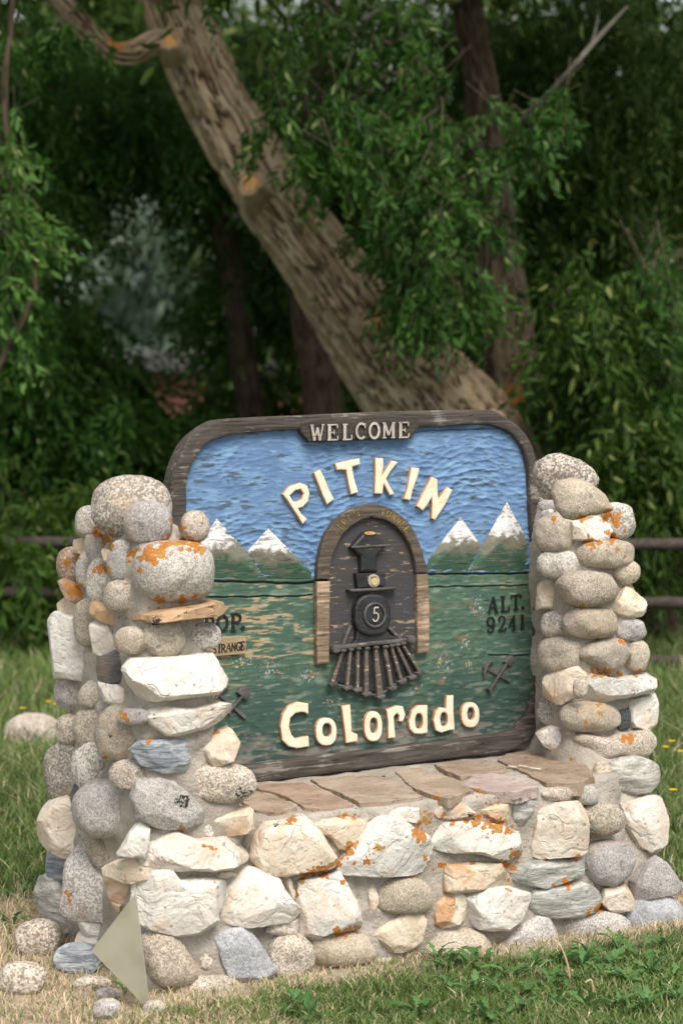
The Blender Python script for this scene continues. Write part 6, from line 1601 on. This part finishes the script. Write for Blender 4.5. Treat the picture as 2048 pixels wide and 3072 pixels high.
# ------------------------------------------------------------------ dandelion plants
def leaf_mesh(k):
    rgl = np.random.default_rng(700 + k); n = 9; V = []
    for i in range(n):
        t = i / (n - 1)
        w = 0.16 * math.sin(math.pi * min(1, t * 0.92 + 0.06)) ** 0.7 * (0.45 + 0.55 * (i % 2)) * (0.5 + 0.8 * t)
        z = 0.34 * math.sin(t * 2.0) - 0.16 * t * t
        x = t * 0.95
        V += [(x - 0.05 * (i % 2), w * rgl.uniform(0.8, 1.2), z + 0.05 * rgl.uniform(0.3, 1)), (x, 0, z), (x - 0.05 * (i % 2), -w * rgl.uniform(0.8, 1.2), z + 0.05 * rgl.uniform(0.3, 1))]
    F = []
    for i in range(n - 1):
        b = i * 3
        F += [(b, b + 1, b + 4, b + 3), (b + 1, b + 2, b + 5, b + 4)]
    me = bpy.data.meshes.new('leaf'); me.from_pydata(V, [], F)
    me.polygons.foreach_set('use_smooth', [True] * len(F)); me.materials.append(M['weed']); me.update()
    at = me.attributes.new('tint', 'FLOAT', 'POINT'); at.data.foreach_set('value', [0.2 + 0.2 * k] * len(V))
    return me
M['weed'] = mat_leaf('weed_leaf', (0.06, 0.15, 0.04), (0.13, 0.25, 0.08), (0.22, 0.30, 0.14), 0.3)
LM = [leaf_mesh(k) for k in range(3)]
WEEDS = [(1310,2885),(1345,2905),(1400,2905),(1450,2890),(1530,2930),(1600,2905),(1680,2890),(1760,2868),(1850,2845),(1905,2880),(1985,2850),(1500,3000),(1580,2990),(1650,2965),(1720,2950),(1800,2935),(1880,2955),(1950,2925),(2020,2945),(1420,2985),(1340,2965),(1560,3045),(1660,3035),(1760,3025),(1850,3025),(1940,3035),(1460,3062),(1745,2905),(1830,2895),(2030,3010),(885,3022),(925,3060),(380,2975),(1250,3050),(60,2700),(40,2780)]
for i, (u, v) in enumerate(WEEDS):
    g = on_ground(u, v); g[2] = ground_z(g[:1], g[1:2])[0]
    lab = 'leafy dandelion plant in the weeds right of centre below the wall' if u > 1200 else ('small green weed in the straw beside the glass sheet' if u == 380 else ('leafy weed in the lawn left of the wall' if u < 200 else 'small leafy weed in thin grass below the middle of the wall'))
    t = thing('weed_plant', g, lab, 'weed', {True: 'weeds below the right half of the wall'}.get(u > 1200, 'weeds in the lawn at left' if u < 200 else ('weeds below the middle of the wall' if u > 500 else None)))
    n = 9 if u > 500 else 6
    for k in range(n):
        o = bpy.data.objects.new('leaf', LM[(i + k) % 3]); COL.objects.link(o); o.parent = t
        s_ = rg.uniform(0.045, 0.09) * (0.6 if u == 380 else 1)
        o.scale = (s_, s_ * rg.uniform(0.8, 1.2), s_)
        o.rotation_euler = (rg.uniform(-0.3, 0.3), -rg.uniform(-0.1, 0.75), k * 2 * math.pi / n + rg.uniform(-0.4, 0.4))

# ------------------------------------------------------------------ grass
def grass(name, N, d0, d1, hgt, wid, straw_only, seed, label):
    r = np.random.default_rng(seed)
    d = 1 / (1 / d1 + (1 / d0 - 1 / d1) * r.uniform(size=N))
    u = np.where(r.uniform(size=N) < 0.78, r.uniform(-130, 2180, N), r.uniform(-1100, 3150, N))
    gx, gy = math.sin(YAW), math.cos(YAW)
    x = CAM[0] + gx * d + RT[0] * (u - CX) / FPX * d; y = CAM[1] + gy * d + RT[1] * (u - CX) / FPX * d
    foot = (x > -0.0) & (x < 1.69) & (y > 0.0) & (y < 0.76)
    p3 = np.stack([x, y, 0 * x], 1)
    tf = turf_amount(x, y); cl = fbm(p3 * 9, 71, 3); cl2 = fbm(p3 * 2.2, 73, 3)
    if straw_only:
        keep = r.uniform(size=N) < np.clip((1 - tf) * 1.3 * sstep(0.34, 0.52, cl) + 0.10 + 0.5 * np.exp(-((np.maximum(-y, 0)) / 0.10) ** 2) * (y < 0.02), 0, 1)
    else:
        keep = r.uniform(size=N) < np.clip(tf * (0.30 + 1.0 * sstep(0.38, 0.58, cl)) * np.where(y < 0, 0.75, 1.0) + 0.04, 0, 1)
    keep &= ~foot
    x, y, tf, cl, cl2, d = x[keep], y[keep], tf[keep], cl[keep], cl2[keep], d[keep]
    n = len(x); z = ground_z(x, y)
    near_base = np.exp(-(np.maximum(-y, 0) / 0.08) ** 2)
    H = hgt * r.uniform(0.5, 1.3, n) * (0.65 + 0.7 * cl) * (0.62 + 0.38 * sstep(0.0, 0.5, y) + 1.1 * sstep(0.7, 2.5, y)); W = wid * r.uniform(0.7, 1.3, n) * (1 + 0.06 * np.maximum(d - 6, 0))
    a = r.uniform(0, 2 * np.pi, n); b = r.uniform(0, 2 * np.pi, n); bend = H * r.uniform(0.25, 1.1, n) * (1.3 if straw_only else 1)
    dx, dy = np.cos(a), np.sin(a); sx, sy = np.cos(b), np.sin(b)
    P0 = np.stack([x, y, z - 0.004], 1); S_ = np.stack([sx * W, sy * W, 0 * x], 1)
    P1 = P0 + np.stack([dx * bend * 0.3, dy * bend * 0.3, H * 0.6], 1); P2 = P0 + np.stack([dx * bend, dy * bend, H * (0.95 if not straw_only else 0.75)], 1)
    V = np.stack([P0 - S_, P0 + S_, P1 + S_ * 0.7, P1 - S_ * 0.7, P2], 1).reshape(-1, 3)
    k = np.arange(n)[:, None] * 5
    # one tip triangle and one quad per blade, stored as triangles
    F = np.concatenate([k + [[0, 1, 2]], k + [[0, 2, 3]], k + [[3, 2, 4]]])
    q = r.uniform(size=(n, 1))
    straw = np.array([0.62, 0.51, 0.34]) * (0.7 + 0.6 * r.uniform(size=(n, 1)))
    green = (np.array([0.080, 0.150, 0.032]) * (1 - q) + np.array([0.20, 0.265, 0.085]) * q) * (0.75 + 0.6 * cl2[:, None])
    if straw_only: c = np.where(r.uniform(size=(n, 1)) < 0.90, straw, green)
    else: c = np.where(r.uniform(size=(n, 1)) < 0.09 + 0.45 * (1 - tf[:, None]), straw * 0.9, green)
    o = build(name, V, F, M['grass'], origin=(0, 0, 0), smooth=False, attrs={'tint': np.repeat(c, 5, axis=0)})
    tag(o, label, 'grass', kind='stuff')
grass('grass', 250000, 5.0, 14.0, 0.052, 0.0022, False, 31, 'green lawn grass around and behind the stone wall')
grass('dry_grass', 100000, 5.0, 9.0, 0.040, 0.0014, True, 33, 'straw coloured dry grass at the foot of the wall')
